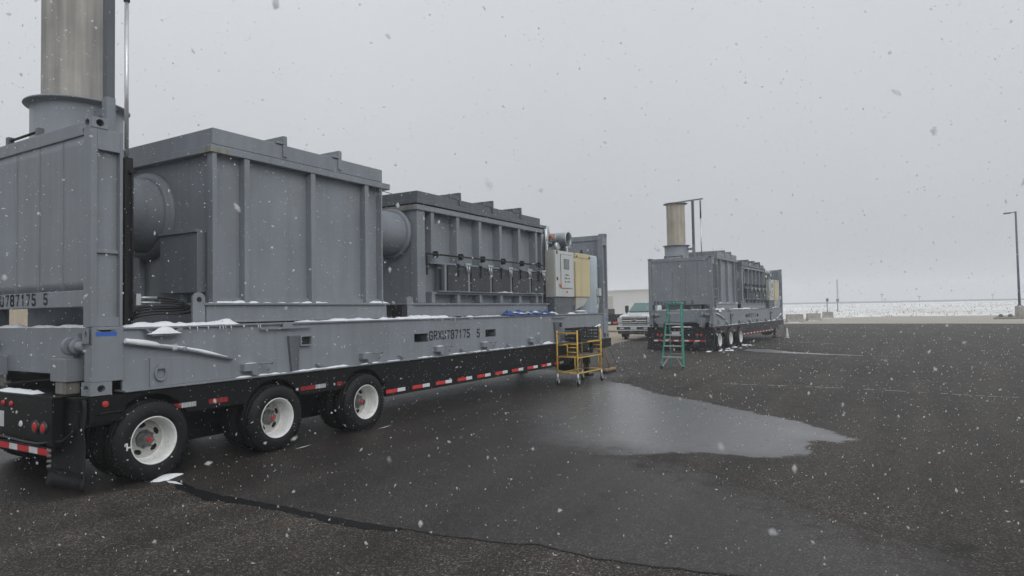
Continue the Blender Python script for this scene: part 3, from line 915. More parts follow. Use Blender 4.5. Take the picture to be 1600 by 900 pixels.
    # front: landing legs, toolbox, air lines, coupling
    for y in (0.30, 2.14):
        leg = t.part('landing_leg', MB().box(11.42, 11.56, y - 0.07, y + 0.07, 0.28, 0.83).box(11.445, 11.535, y - 0.045, y + 0.045, 0.05, 0.2795), 'black', bev=0.005)
        t.part('foot', MB().box(11.36, 11.62, y - 0.13, y + 0.13, 0.0, 0.0495), 'black', parent=leg, bev=0.01)
    t.part('cross_shaft', MB().tube([(11.49, 0.38, 0.62), (11.49, 2.06, 0.62)], 0.02, 8), 'black')
    t.part('toolbox', MB().box(7.0, 7.7, 0.14, 0.62, 0.43, 0.80), 'grey_dark', bev=0.01)
    t.part('air_tank', MB().lathe([(0.0, 4.6), (0.10, 4.63), (0.13, 4.68), (0.13, 5.5), (0.10, 5.55), (0.0, 5.58)], (0, 0.42, 0.62), 'x', 20), 'black')
    t.part('spare_wheel_carrier', MB().lathe([(0.0, 10.75), (0.30, 10.75), (0.36, 10.79), (0.38, 10.86), (0.36, 10.93), (0.30, 10.97), (0.0, 10.97)], (0, 0.55, 0.52), 'x', 28), 'rubber')
    t.part('air_line', MB().tube([(12.33, .5, .8), (12.42, .4, .68), (12.45, .30, .5), (12.40, .26, .38), (12.34, .3, .45), (12.33, .38, .6)], 0.016, 8), 'hose')
    t.part('chain', MB().tube([(12.2, 0.03, .66), (12.28, -.02, .52), (12.35, -.06, .36), (12.42, -.10, .22)], 0.012, 6), 'hub')
    return t

def build_rack():
    t = Thing('flat_rack', (6.0, 1.219, ZB), 'long grey steel flat rack frame with end walls, stencilled side rail, on the near trailer', 'flat rack', 'flat racks on trailers')
    g = 'grey'
    Z0, Z1 = ZB, ZB + HT
    # side rails: web + flanges
    for side in (0, 1):
        def yy(a, b): return (a, b) if side == 0 else (WID - b, WID - a)
        y0, y1 = yy(0.022, 0.05)
        if side == 0:
            # web split round the two fork pockets
            web = MB()
            xs = [0.30, 4.655, 5.0, 6.63, 6.97, 11.9]
            web.prism([(0.30, 0.902), (4.655, 0.902), (4.655, 1.478), (0.30, 1.478)], 'y', y0, y1)
            for a, b in ((4.655, 5.0), (6.63, 6.97)):
                web.prism([(a, 0.902), (b, 0.902), (b, 1.135), (a, 1.135)], 'y', y0, y1)
                web.prism([(a, 1.265), (b, 1.265), (b, 1.478), (a, 1.478)], 'y', y0, y1)
            web.prism([(5.0, 0.902), (6.63, 0.902), (6.63, 1.478), (5.0, 1.478)], 'y', y0, y1)
            web.prism([(6.97, 0.902), (11.9, 0.902), (11.9, 1.478), (6.97, 1.478)], 'y', y0, y1)
            rail = t.part('side_rail', web, g)
            for a, b in ((4.655, 5.0), (6.63, 6.97)):
                pk = MB()
                pk.box(a - .01, b + .01, y1 + .0005, 0.6, 1.266, 1.274).box(a - .01, b + .01, y1 + .0005, 0.6, 1.126, 1.134)
                pk.box(a - .01, a - .002, y1 + .0005, 0.6, 1.134, 1.266).box(b + .002, b + .01, y1 + .0005, 0.6, 1.134, 1.266)
                pk.box(a - .01, b + .01, 0.6005, 0.61, 1.126, 1.274)
                t.part('fork_pocket', pk, 'grey_dark', parent=rail)
            txt = lettering('GRXU787175', (1, 0, 0), (5.03, 0.022, 1.160), 0.125, 0.070, 0.044, 0.025, (0, -1, 0))
            [t.part('letter', q_, 'stencil', parent=rail) for q_ in txt]
            [t.part('letter', q_, 'stencil', parent=rail) for q_ in lettering('5', (1, 0, 0), (6.36, 0.022, 1.150), 0.125, 0.070, 0.044, 0.025, (0, -1, 0))]
        else:
            rail = t.part('side_rail', MB().box(0.30, 11.9, y0, y1, 0.902, 1.478), g)
        a, b = yy(-0.004, 0.16)
        t.part('top_flange', MB().box(0.30, 11.9, a, b, 1.4785, 1.500), g, bev=0.004)
        a, b = yy(-0.030, 0.16)
        t.part('bottom_flange', MB().box(0.30, 11.9, a, b, 0.880, 0.9015), g, bev=0.004)
    t.part('floor', MB().box(0.30, 11.9, 0.1605, WID - 0.1605, 1.44, 1.492), 'grey_dark')
    for i in range(9):
        x = (0.9, 2.2, 3.5, 4.3, 5.5, 7.4, 8.7, 10.0, 11.3)[i]
        t.part('cross_member', MB().box(x, x + 0.10, 0.052, WID - 0.052, 1.10, 1.4395), 'grey_dark')
    # both ends
    def casting(xa, xb, ya, yb, z0, z1, rear, right):
        mb = MB()
        d = 0.05
        # side face with hole
        ys = ya if right else yb
        sgn = 1 if right else -1
        xr = xa if rear else xb
        sr = 1 if rear else -1
        mb.plate_hole(xa, xb, z0, z1, 'y', ys, sgn * d, ((xa + xb) / 2, (z0 + z1) / 2, 0.036, 0.034))
        mb.plate_hole(ya, yb, z0, z1, 'x', xr, sr * d, ((ya + yb) / 2, (z0 + z1) / 2, 0.040, 0.034))
        # remaining faces
        yo = yb if right else ya
        xo = xb if rear else xa
        mb.add([(xa, yo, z0), (xb, yo, z0), (xb, yo, z1), (xa, yo, z1)], [(0, 1, 2, 3)])
        mb.add([(xo, ya, z0), (xo, yb, z0), (xo, yb, z1), (xo, ya, z1)], [(0, 1, 2, 3)])
        for z in (z0, z1):
            mb.add([(xa, ya, z), (xb, ya, z), (xb, yb, z), (xa, yb, z)], [(0, 1, 2, 3)])
        c = t.part('corner_casting', mb, g)
        core = MB().box(min(xr + sr * .045, xo - sr * .01), max(xr + sr * .045, xo - sr * .01), min(ys + sgn * .045, yo - sgn * .01), max(ys + sgn * .045, yo - sgn * .01), z0 + .012, z1 - .012)
        t.part('casting_bore', core, 'hole', parent=c)
        return c
    for end in (0, 1):
        def xx(a, b): return (a, b) if end == 0 else (LEN - b, LEN - a)
        for side in (0, 1):
            def yy(a, b): return (a, b) if side == 0 else (WID - b, WID - a)
            # castings
            a, b = xx(0, 0.19); c, d = yy(-0.006, 0.156)
            casting(a, b, c, d, Z0, Z0 + 0.122, end == 0, side == 0)
            a, b = xx(0, 0.15)
            casting(a, b, c, d, Z1 - 0.10, Z1, end == 0, side == 0)
            # lower pedestal plate
            a, b = xx(0.015, 0.30); c, d = yy(0.0, 0.14)
            ped = t.part('pedestal', MB().box(a, b, c, d, Z0 + 0.1225, 1.51), g, bev=0.006)
            a2, b2 = xx(0.012, 0.066); 
            c2, d2 = yy(0.005, 0.02)
            # hinge casting at the foot of the folding post
            a, b = xx(-0.012, 0.0145); c, d = yy(0.0, 0.12)
            mb = MB().plate_hole(c, d, 1.36, 1.50, 'x', a if end == 0 else b, 0.02 if end == 0 else -0.02, ((c + d) / 2 , 1.44, 0.022, 0.036))
            mb.box(min(a, b) + 0.021, max(a, b), c, d, 1.36, 1.50)
            t.part('hinge_plate', mb, g, parent=ped)
            # post: outer C shape, hollow side with recessed panel
            a, b = xx(0.0, 0.29)
            c, d = yy(0.0, 0.13)
            post = MB()
            p0, p1 = xx(0.0, 0.055); post.box(p0, p1, c, d, 1.512, Z1 - 0.1005)
            p0, p1 = xx(0.262, 0.29); post.box(p0, p1, c, d, 1.512, Z1 - 0.1005)
            p0, p1 = xx(0.0555, 0.2615)
            e, f_ = yy(0.055, 0.13); post.box(p0, p1, e, f_, 1.60, Z1 - 0.30)
            e, f_ = yy(0.0, 0.13); post.box(p0, p1, e, f_, Z1 - 0.2995, Z1 - 0.1005)
            e, f_ = yy(0.045, 0.13); post.box(p0, p1, e, f_, 1.60, 2.20)
            e, f_ = yy(0.020, 0.13); post.box(p0, p1, e, f_, 2.2005, 2.235)
            e, f_ = yy(0.006, 0.13); post.box(p0, p1, e, f_, 1.512, 1.60)
            t.part('corner_post', post, g, bev=0.004)
        # end wall: rails and sheet panels with joints
        a, b = xx(0.006, 0.12)
        top = t.part('top_rail', MB().box(a, b, 0.157, WID - 0.157, Z1 - 0.155, Z1 - 0.025), g, bev=0.008)
        a, b = xx(0.004, 0.10)
        low = t.part('bottom_rail', MB().box(a, b, 0.131, WID - 0.131, 1.700, 1.855), g, bev=0.006)
        y = 0.1315
        edges = [0.1315, 0.55, 1.01, 1.49, 1.95, WID - 0.1315]
        for i in range(5):
            a, b = xx(0.020, 0.055)
            mb = MB(); nx, nz = 8, 16; vs, fs = [], []
            e0, e1 = edges[i] + 0.0065, edges[i + 1] - 0.0065
            for ii in range(nx + 1):
                for jj in range(nz + 1):
                    y_ = e0 + (e1 - e0) * ii / nx; z_ = 1.8555 + (Z1 - 0.1555 - 1.8555) * jj / nz
                    ed = math.sin(math.pi * ii / nx) * math.sin(math.pi * jj / nz)
                    dd = 0.007 * noise.noise((y_ * 2.3 + end * 9, z_ * 2.1, 4.0 + end)) * ed
                    dd += 0.022 * max(0, noise.noise((y_ * 6 + 3, z_ * 5, 9.0)) - 0.25) * ed
                    vs.append(((a if end == 0 else b) + (dd if end == 0 else -dd), y_, z_))
            for ii in range(nx):
                for jj in range(nz):
                    q = ii * (nz + 1) + jj; fs.append((q, q + nz + 1, q + nz + 2, q + 1))
            mb.add(vs, fs, True)
            pn = t.part('end_panel', mb, g)
            md = pn.modifiers.new('solid', 'SOLIDIFY'); md.thickness = 0.03 if end == 0 else -0.03; md.offset = -1 if end == 0 else -1
        a, b = xx(0.056, 0.090)
        t.part('backing_sheet', MB().box(a, b, 0.1315, WID - 0.1315, 1.8556, Z1 - 0.1556), 'grey_dark' if end == 0 else g)
        # base end beam and bolsters
        a, b = xx(0.10, 0.24)
        t.part('end_beam', MB().box(a, b, 0.1405, WID - 0.1405, 1.045, 1.505), g, bev=0.006)
        for y0 in (0.30, WID - 0.56 - 0.02):
            a, b = xx(-0.07, 0.0995)
            bl = t.part('bolster', MB().box(a, b, y0, y0 + 0.28, 1.00, 1.215), g, bev=0.006)
            a, b = xx(-0.055, 0.08)
            t.part('bolster_foot', MB().box(a, b, y0 + 0.03, y0 + 0.22, 0.881, 0.9995), 'grey_tan', parent=bl, bev=0.01)
        for y0, y1 in ((0.14, 0.40), (WID - 0.40, WID - 0.14)):
            cx = 0.03 if end == 0 else LEN - 0.03
            pin = MB().tube([(cx, y0, 1.33), (cx, y1, 1.33)], 0.048, 16)
            pin.lathe([(0.048, 0), (0.075, 0.0), (0.075, 0.03), (0.048, 0.03)], (cx, (y0 + y1) / 2, 1.33), 'y', 18)
            pin.lathe([(0.0, -.02), (0.082, -0.02), (0.088, 0.02), (0.06, 0.05)], (cx, y1, 1.33), 'y', 18)
            t.part('hinge_pin', pin, g)
            ck = 0.06 if end == 0 else LEN - 0.06
            t.part('hinge_cheek', MB().prism([(y1 - .02, 1.2155), (y1 + .10, 1.2155), (y1 + .09, 1.35), (y1 + 0.02, 1.43), (y1 - .10, 1.45), (y1 - 0.10, 1.40), (y1 - .02, 1.36)], 'x', ck - 0.022, ck + 0.022), g)
    # lettering on the rear wall
    [t.part('letter', q_, 'stencil', parent=low) for q_ in lettering('GRXU787175', (0, -1, 0), (0.004, 2.135, 1.735), 0.104, 0.060, 0.054, 0.021, (-1, 0, 0))]
    [t.part('letter', q_, 'stencil', parent=low) for q_ in lettering('5', (0, -1, 0), (0.004, 0.87, 1.738), 0.098, 0.058, 0.05, 0.018, (-1, 0, 0))]
    t.rear_low = low
    tb_ = t.part('top_bar', MB().tube([(0.07, 1.13, 3.515), (0.07, 1.78, 3.505)], 0.014, 8), 'hole')
    for y_ in (1.13, 1.78):
        t.part('bar_foot', MB().box(0.04, 0.10, y_ - 0.03, y_ + 0.03, Z1 - 0.0245, Z1 + 0.075), 'grey_dark', parent=tb_, bev=0.005)
    # blue tape on the rear pedestal, small scribbles
    t.part('blue_tape', MB().box(0.045, 0.235, -0.0012, -0.0002, 1.423, 1.462), 'blue_tape')
    t.part('blue_tape', MB().box(12.05, 12.13, -0.0012, -0.0002, 1.30, 1.37), 'blue_tape')
    t.part('slot_lip', MB().box(0.06, 0.21, -0.018, -0.0005, 1.482, 1.494), g)
    t.part('slot', MB().box(0.08, 0.18, -0.003, -0.0005, 1.466, 1.4815), 'hole')
    # raised plate with lashing ring, at each end
    for s in (0, 1):
        def xx(a, b): return (a, b) if s == 0 else (LEN - b, LEN - a)
        a, b = xx(0.56, 1.46)
        pl = [(a, 0.902), (b, 0.902), (b, 0.93 if s == 0 else 1.19), (a, 1.19 if s == 0 else 0.93)]
        if s == 0: pl = [(0.56, 0.902), (1.46, 0.902), (1.46, 1.04), (0.95, 1.175), (0.56, 1.19)]
        else: pl = [(LEN - 1.46, 0.902), (LEN - .56, 0.902), (LEN - .56, 1.19), (LEN - .95, 1.175), (LEN - 1.46, 1.04)]
        plate = t.part('ring_plate', MB().prism(pl, 'y', 0.004, 0.0215), g, bev=0.004)
        rx = 0.66 if s == 0 else LEN - 0.66
        ring = [(rx + 0.055 * math.cos(q), -0.012, 1.03 + 0.055 * math.sin(q) * 1.25) for q in [math.pi * 2 * k / 18 for k in range(19)]]
        t.part('lashing_ring', MB().tube(ring, 0.011, 8, caps=False), g, parent=plate)
        t.part('ring_lug', MB().box(rx - .03, rx + .03, -0.03, 0.0035, 1.075, 1.115), g, parent=plate, bev=0.005)
        # diagonal stay rod
        if s == 0: pts = [(0.30, -0.022, 1.355), (0.9, -0.022, 1.255), (1.47, -0.012, 1.115)]
        else: pts = [(11.62, -0.022, 1.20), (11.1, -0.022, 1.08), (10.5, -0.012, 0.94)]
        rod = t.part('stay_rod', MB().tube(pts, 0.017, 10), g)
        mx = Vector(pts[1])
        t.part('clamp', MB().lathe([(0.017, -.02), (0.026, -.02), (0.026, .02), (0.017, .02)], mx, 'x', 12), g, parent=rod)
    # recessed lashing boxes
    for x0 in (2.25, 9.24):
        bx = t.part('lashing_box', MB().prism([(x0, 1.335), (x0 + 0.17, 1.335), (x0 + 0.15, 0.91), (x0 + 0.05, 0.91)], 'y', -0.018, 0.0215), 'grey_dark', bev=0.004)
        t.part('box_mouth', MB().frame(x0 + 0.175, x0 + 0.36, 1.205, 1.335, 'y', -0.024, 0.0215, 0.016), g, parent=bx)
        t.part('box_back', MB().box(x0 + 0.192, x0 + 0.343, 0.012, 0.0215, 1.222, 1.318), 'hole', parent=bx)
    # winch brackets with D handles along the lower flange
    for x0 in (1.60, 3.47, 5.12, 6.46, 8.13):
        br = t.part('winch_bracket', MB().prism([(x0, 0.965), (x0, 1.045), (x0 + 0.02, 1.05), (x0 + 0.20, 1.05), (x0 + 0.20, 0.91), (x0 + 0.12, 0.91), (x0 + .10, 0.965)], 'y', -0.050, 0.0215), g, bev=0.004)
        t.part('bracket_hook', MB().tube([(x0 + 0.20, -0.06, 1.042), (x0 + 0.37, -0.075, 1.042), (x0 + 0.34, -0.075, 1.0), (x0 + 0.30, -0.065, 0.955)], 0.011, 8), g, parent=br)
    for x0 in (2.72, 4.30, 5.85, 7.35):
        t.part('stake_knob', MB().tube([(x0, 0.021, 0.955), (x0, -0.035, 0.955)], 0.022, 10).box(x0 + .0, x0 + .10, -0.03, -0.008, 0.935, 0.955), g, bev=0.003)
    # drop-in bar under the top flange, mid rail
    t.part('retaining_bar', MB().box(1.84, 2.60, -0.03, -0.0045, 1.425, 1.445).box(2.16, 2.30, -0.028, -0.0045, 1.4455, 1.498), g, bev=0.003)
    t.part('retaining_bar', MB().box(9.15, 9.75, -0.03, -0.0045, 1.425, 1.445), g, bev=0.003)
    # open notch near the rear post
    t.part('notch_tray', MB().prism([(0.48, 1.4775), (0.55, 1.405), (0.80, 1.405), (0.87, 1.4775), (0.85, 1.4775), (0.79, 1.42), (0.56, 1.42), (0.50, 1.4775)], 'y', -0.06, 0.0215), g)
    return t

def hbeam_pillars(t, xs, y, w, depth, z0, z1, mat, name='pillar', side=0):
    base = None
    for x in xs:
        ya, yb = (y, y + depth) if side == 0 else (WID - y - depth, WID - y)
        t.part(name, MB().box(x, x + w, ya, yb, z0, z1), mat, bev=0.004)

def build_m1():
    x0, x1 = 1.385, 4.175
    t = Thing('combustion_chamber', ((x0 + x1) / 2, 1.219, 1.50), 'large ribbed grey steel chamber behind the exhaust stack of the near unit', 'furnace', 'ribbed steel chambers')
    g = 'grey'
    yn, yf = 0.20, WID - 0.20
    zt = 3.436
    t.part('body', MB().box(x0 + 0.06, x1 - 0.03, yn + 0.10, yf - 0.10, 1.742, zt - 0.002), g)
    t.part('sill', MB().box(x0 - .10, x1 + 0.14, yn - 0.005, yf + 0.005, 1.716, 1.740), g, bev=0.004)
    # skid: channel beams
    for ya, yb in ((yn, yn + 0.10), (yf - 0.10, yf)):
        sk = MB().box(x0 - .06, x1 + 0.10, ya + 0.03, yb, 1.515, 1.7155)
        sk.box(x0 - .06, x1 + 0.10, ya, ya + 0.0295, 1.515, 1.537)
        t.part('skid_beam', sk, g, bev=0.004)
    t.part('skid_cross', MB().box(x0 - 0.06, x0 + 0.04, yn + 0.1005, yf - 0.1005, 1.52, 1.7155), g)
    t.part('skid_cross', MB().box(x1, x1 + 0.10, yn + 0.1005, yf - 0.1005, 1.52, 1.7155), g)
    for side in (0, 1):
        hbeam_pillars(t, (1.80, 2.81, 3.81), yn, 0.075, 0.10, 1.7405, zt, g, side=side)
    # corner posts as angles
    for xa, xb, cx in ((x0, x0 + 0.055, 0), (x1 - 0.028, x1, 1)):
        for ya, yb in ((yn + 0.002, yn + 0.10), (yf - 0.10, yf - 0.002)):
            t.part('corner_post', MB().box(xa, xb, ya, yb, 1.7405, zt), g, bev=0.004)
    # rear face stiffener and foot lip along the panels
    t.part('foot_lip', MB().box(x0 + 0.057, x1 - 0.03, yn + 0.055, yn + 0.0995, 1.7405, 1.80), g)
    for y_ in (0.78, 1.66):
        t.part('rear_rib', MB().box(x0 - .005, x0 + 0.0595, y_ - 0.03, y_ + 0.03, 1.7405, 2.32 if y_ > 1 else 1.84), g)
    # rim and lid
    rim = MB().box(x0 - 0.03, x1 + 0.16, yn - 0.012, yf + 0.012, zt, zt + 0.085)
    t.part('rim', rim, g, bev=0.006)
    t.part('rim_patch', MB().box(x0 - .0315, x0 + 0.26, yn - 0.0135, yn + 0.4, zt - 0.001, zt + 0.012).box(x0 - 0.0315, x0 + 0.20, yn - 0.0135, yn + 0.12, zt + 0.0125, zt + 0.05), 'grey_tan')
    lid = t.part('lid', MB().box(x0, x1, yn, yf, zt + 0.0905, 3.712), g, bev=0.008)
    t.part('gasket', MB().box(x0 + .02, x1 - .02, yn + 0.02, yf - 0.02, zt + 0.0852, zt + 0.0903), 'hole')
    for xb in (2.35, 3.28):
        t.part('lid_beam', MB().box(xb, xb + 0.06, yn - 0.02, yf + 0.02, 3.7125, 3.822).box(xb, xb + .06, yn - .02, yn - .001, 3.56, 3.712).box(xb - 0.10, xb - .001, yn - 0.02, yn + 0.25, 3.7125, 3.74), g, parent=lid, bev=0.005)
    # rear duct stub towards the stack base, with bolted flange
    cy, cz = 1.52, 2.82
    d = t.part('flue_duct', MB().lathe([(0.45, 0.98), (0.45, x0 + 0.059)], (0, cy, cz), 'x', 48), 'grey_mid')  # duct and flange in a darker grey, their shade put into the colour
    t.part('duct_flange', MB().lathe([(0.45, x0 - 0.035), (0.515, x0 - 0.035), (0.515, x0 + 0.0), (0.53, x0 + 0.0), (0.53, x0 + 0.058)], (0, cy, cz), 'x', 48), 'grey_mid', parent=d)
    # access cover
    cv = t.part('access_cover', MB().box(x0 - 0.055, x0 + 0.0585, 0.40, 1.12, 1.86, 2.575), 'grey_mid', bev=0.008)
    t.part('cover_edge', MB().box(x0 - 0.075, x0 - 0.0555, 0.40, 1.12, 2.545, 2.575), g, parent=cv)
    # forward duct to the second chamber
    cy2, cz2 = 0.70, 2.87
    d2 = t.part('link_duct', MB().lathe([(0.345, x1 - 0.029), (0.345, 4.985)], (0, cy2, cz2), 'x', 44), g)
    t.part('duct_flange', MB().lathe([(0.345, 4.90), (0.40, 4.90), (0.40, 4.965), (0.345, 4.965)], (0, cy2, cz2), 'x', 44), g, parent=d2)
    # lifting eye and rubber pad at the rear foot
    for ya in (yn + 0.01, yf - 0.05):
        eye = MB()
        xe = x0 - 0.16
        pts = [(xe - 0.075, 1.515), (xe + 0.075, 1.515), (xe + 0.075, 1.78)]
        pts += [(xe + 0.075 * math.cos(math.pi * k / 10), 1.78 + 0.075 * math.sin(math.pi * k / 10)) for k in range(1, 10)] + [(xe - 0.075, 1.78)]
        eye.prism(pts, 'y', ya, ya + 0.035)
        e = t.part('lifting_eye', eye, g, bev=0.004)
        t.part('eye_hole', MB().lathe([(0.0, ya - 0.002), (0.030, ya - 0.002), (0.030, ya + 0.037), (0, ya + 0.037)], (xe, 0, 1.775), 'y', 16), 'hole', parent=e)
        t.part('rubber_pad', MB().box(x0 - 0.25, x0 + 0.0, ya - 0.05, ya + 0.10, 1.4925, 1.5145), 'hole')
    return t

def build_m2():
    x0, x1 = 4.985, 9.15
    t = Thing('furnace_box', ((x0 + x1) / 2, 1.219, 1.50), 'ribbed grey furnace with five dark charge doors and flat lid on the near rack', 'furnace', 'five door furnaces')
    g = 'grey'
    yn, yf = 0.20, WID - 0.20
    zt = 3.226
    t.part('body', MB().box(x0 + 0.01, x1 - 0.02, yn + 0.155, yf - 0.155, 1.742, zt - 0.002), 'grey')
    t.part('sill', MB().box(x0 - 0.28, x1 + 0.28, yn - 0.005, yf + 0.005, 1.712, 1.738), g, bev=0.004)
    for ya, yb in ((yn, yn + 0.10), (yf - 0.10, yf)):
        sk = MB().box(x0 - 0.10, x1 + 0.26, ya + 0.03, yb, 1.515, 1.7115).box(x0 - 0.10, x1 + 0.26, ya, ya + 0.0295, 1.515, 1.535)
        t.part('skid_beam', sk, g, bev=0.004)
    t.part('skid_cross', MB().box(x0 - 0.10, x0 + 0.0, yn + 0.1005, yf - 0.1005, 1.52, 1.7115), 'grey_tan')
    # corner strips and pillars
    t.part('corner_strip', MB().box(x0, x0 + 0.20, yn + 0.01, yn + 0.1545, 1.7425, zt), g, bev=0.004)
    t.part('corner_strip', MB().box(x1 - 0.03, x1, yn + 0.002, yn + 0.1545, 1.7425, zt), g, bev=0.004)
    for side in (0, 1):
        ys = yn if side == 0 else WID - yn - 0.1545
        for x in (5.335, 6.045, 6.735, 7.44, 8.15, 8.85):
            t.part('pillar', MB().box(x, x + 0.085, ys, ys + 0.1545, 2.4205, zt), g, bev=0.004)
            t.part('pillar', MB().box(x, x + 0.085, ys, ys + 0.1545, 1.7425, 1.885), g, bev=0.004)
    t.part('low_rail', MB().box(5.33, x1 - 0.031, yn - 0.004, yn + 0.1545, 1.886, 1.925), g, bev=0.004)
    t.part('head_rail', MB().box(5.33, x1 - 0.031, yn + 0.02, yn + 0.1545, 2.385, 2.42), g, bev=0.004)
    rim = t.part('rim', MB().box(x0 - 0.03, x1 + 0.12, yn - 0.02, yf + 0.02, zt, zt + 0.083), g, bev=0.005)
    t.part('rim_stain', MB().box(x0 - 0.0315, x0 - 0.0302, yn + 0.05, yf - 0.05, zt + 0.004, zt + 0.079), 'grey_tan', parent=rim)
    t.part('seal', MB().box(x0 + 0.0, x1 + 0.06, yn + 0.01, yf - 0.01, zt + 0.0835, zt + 0.103), 'hole')
    t.part('lid_lip', MB().box(x0 - 0.04, x1 + 0.14, yn - 0.03, yf + 0.03, zt + 0.1035, 3.395), 'grey_dark', bev=0.005)
    lid = t.part('lid', MB().box(x0 - 0.0, x1 - 0.08, yn, yf, 3.3955, 3.53), 'grey_dark', bev=0.006)
    for xb in (6.12, 7.17, 8.22):
        t.part('lid_beam', MB().box(xb, xb + 0.05, yn - 0.02, yf + 0.02, 3.5305, 3.655).box(xb, xb + 0.05, yn - 0.02, yn - 0.001, 3.44, 3.53).box(xb - 0.28, xb - .001, yn - .01, yn + 0.006, 3.5305, 3.60), 'grey_dark', parent=lid, bev=0.004)
    t.part('lid_cable', MB().tube([(4.30, 0.9, 3.60), (4.6, 0.85, 3.575), (4.9, 0.8, 3.56), (5.1, .8, 3.55)], 0.006, 6), 'hose')
    # doors
    doors = [(5.70, 6.285), (6.385, 7.00), (7.085, 7.72), (7.81, 8.465), (8.555, 9.06)]
    yd = 0.135
    for i, (a, b) in enumerate(doors):
        dr = t.part('charge_door', MB().box(a, b, yd, yd + 0.055, 1.945, 2.365), 'door', bev=0.008)
        t.part('door_edge', MB().box(a - 0.028, a - 0.002, yd + 0.02, yd + 0.20, 1.945, 2.372), 'charcoal', parent=dr)
        t.part('door_jamb', MB().box(a - 0.085, a - 0.030, yd + 0.015, yd + 0.21, 1.945, 2.384), g)
        # counterweight lever and latch
        xl = a + 0.27
        t.part('lever', MB().box(xl - 0.012, xl + 0.012, yd - 0.03, yd - 0.012, 2.19, 2.40).box(xl - .05, xl + .03, yd - .03, yd - .012, 2.375, 2.40), 'hole', parent=dr)
        lt = MB().tube([(b - 0.09, yd - 0.03, 2.41), (b - 0.09, yd - 0.045, 2.27)], 0.015, 8).tube([(b - 0.015, yd - 0.03, 2.40), (b - 0.015, yd - 0.04, 2.24)], 0.013, 8)
        lt.box(b - 0.15, b + 0.02, yd - 0.05, yd - 0.02, 2.395, 2.425)
        t.part('latch', lt, 'galv', parent=dr)
    t.part('door_jamb', MB().box(5.53, 5.60, yd + 0.01, yd + 0.06, 1.945, 2.372), 'door')
    # lift bar above the doors
    bar = t.part('lift_bar', MB().tube([(5.12, 0.13, 2.53), (9.02, 0.13, 2.53)], 0.014, 8), 'hole')
    t.part('bar_drop', MB().box(5.112, 5.136, 0.12, 0.142, 2.19, 2.53), 'hole', parent=bar)
    for x in (5.36, 6.07, 6.76, 7.465, 8.175, 8.87):
        t.part('bar_bracket', MB().prism([(x + .01, 2.475), (x + 0.03, 2.475), (x + 0.07, 2.525), (x + 0.04, 2.58), (x + .01, 2.585)], 'y', 0.115, 0.1995), 'hole', parent=bar)
    # door sill shelf carrying snow, conduit at the front end
    t.part('door_sill', MB().box(5.45, 9.08, yd, yn + 0.02, 1.926, 1.944), g)
    t.part('conduit', MB().tube([(9.17, 0.19, 3.36), (9.19, 0.17, 3.2), (9.18, 0.165, 2.6), (9.18, 0.165, 1.75)], 0.014, 8), 'hose')
    t.part('conduit', MB().tube([(9.24, 0.20, 3.1), (9.24, 0.19, 2.4), (9.24, 0.19, 1.745)], 0.011, 8), 'alu')
    # lug between the chambers
    t.part('lifting_eye', MB().prism([(x0 - 0.27, 1.515), (x0 - 0.12, 1.515), (x0 - 0.12, 1.80), (x0 - 0.15, 1.84), (x0 - 0.24, 1.84), (x0 - 0.27, 1.80)], 'y', yn + 0.005, yn + 0.045), g, bev=0.004)
    t.part('rubber_pad', MB().box(x0 - 0.40, x0 - 0.271, yn, yn + 0.2, 1.4935, 1.70), 'hole')
    return t

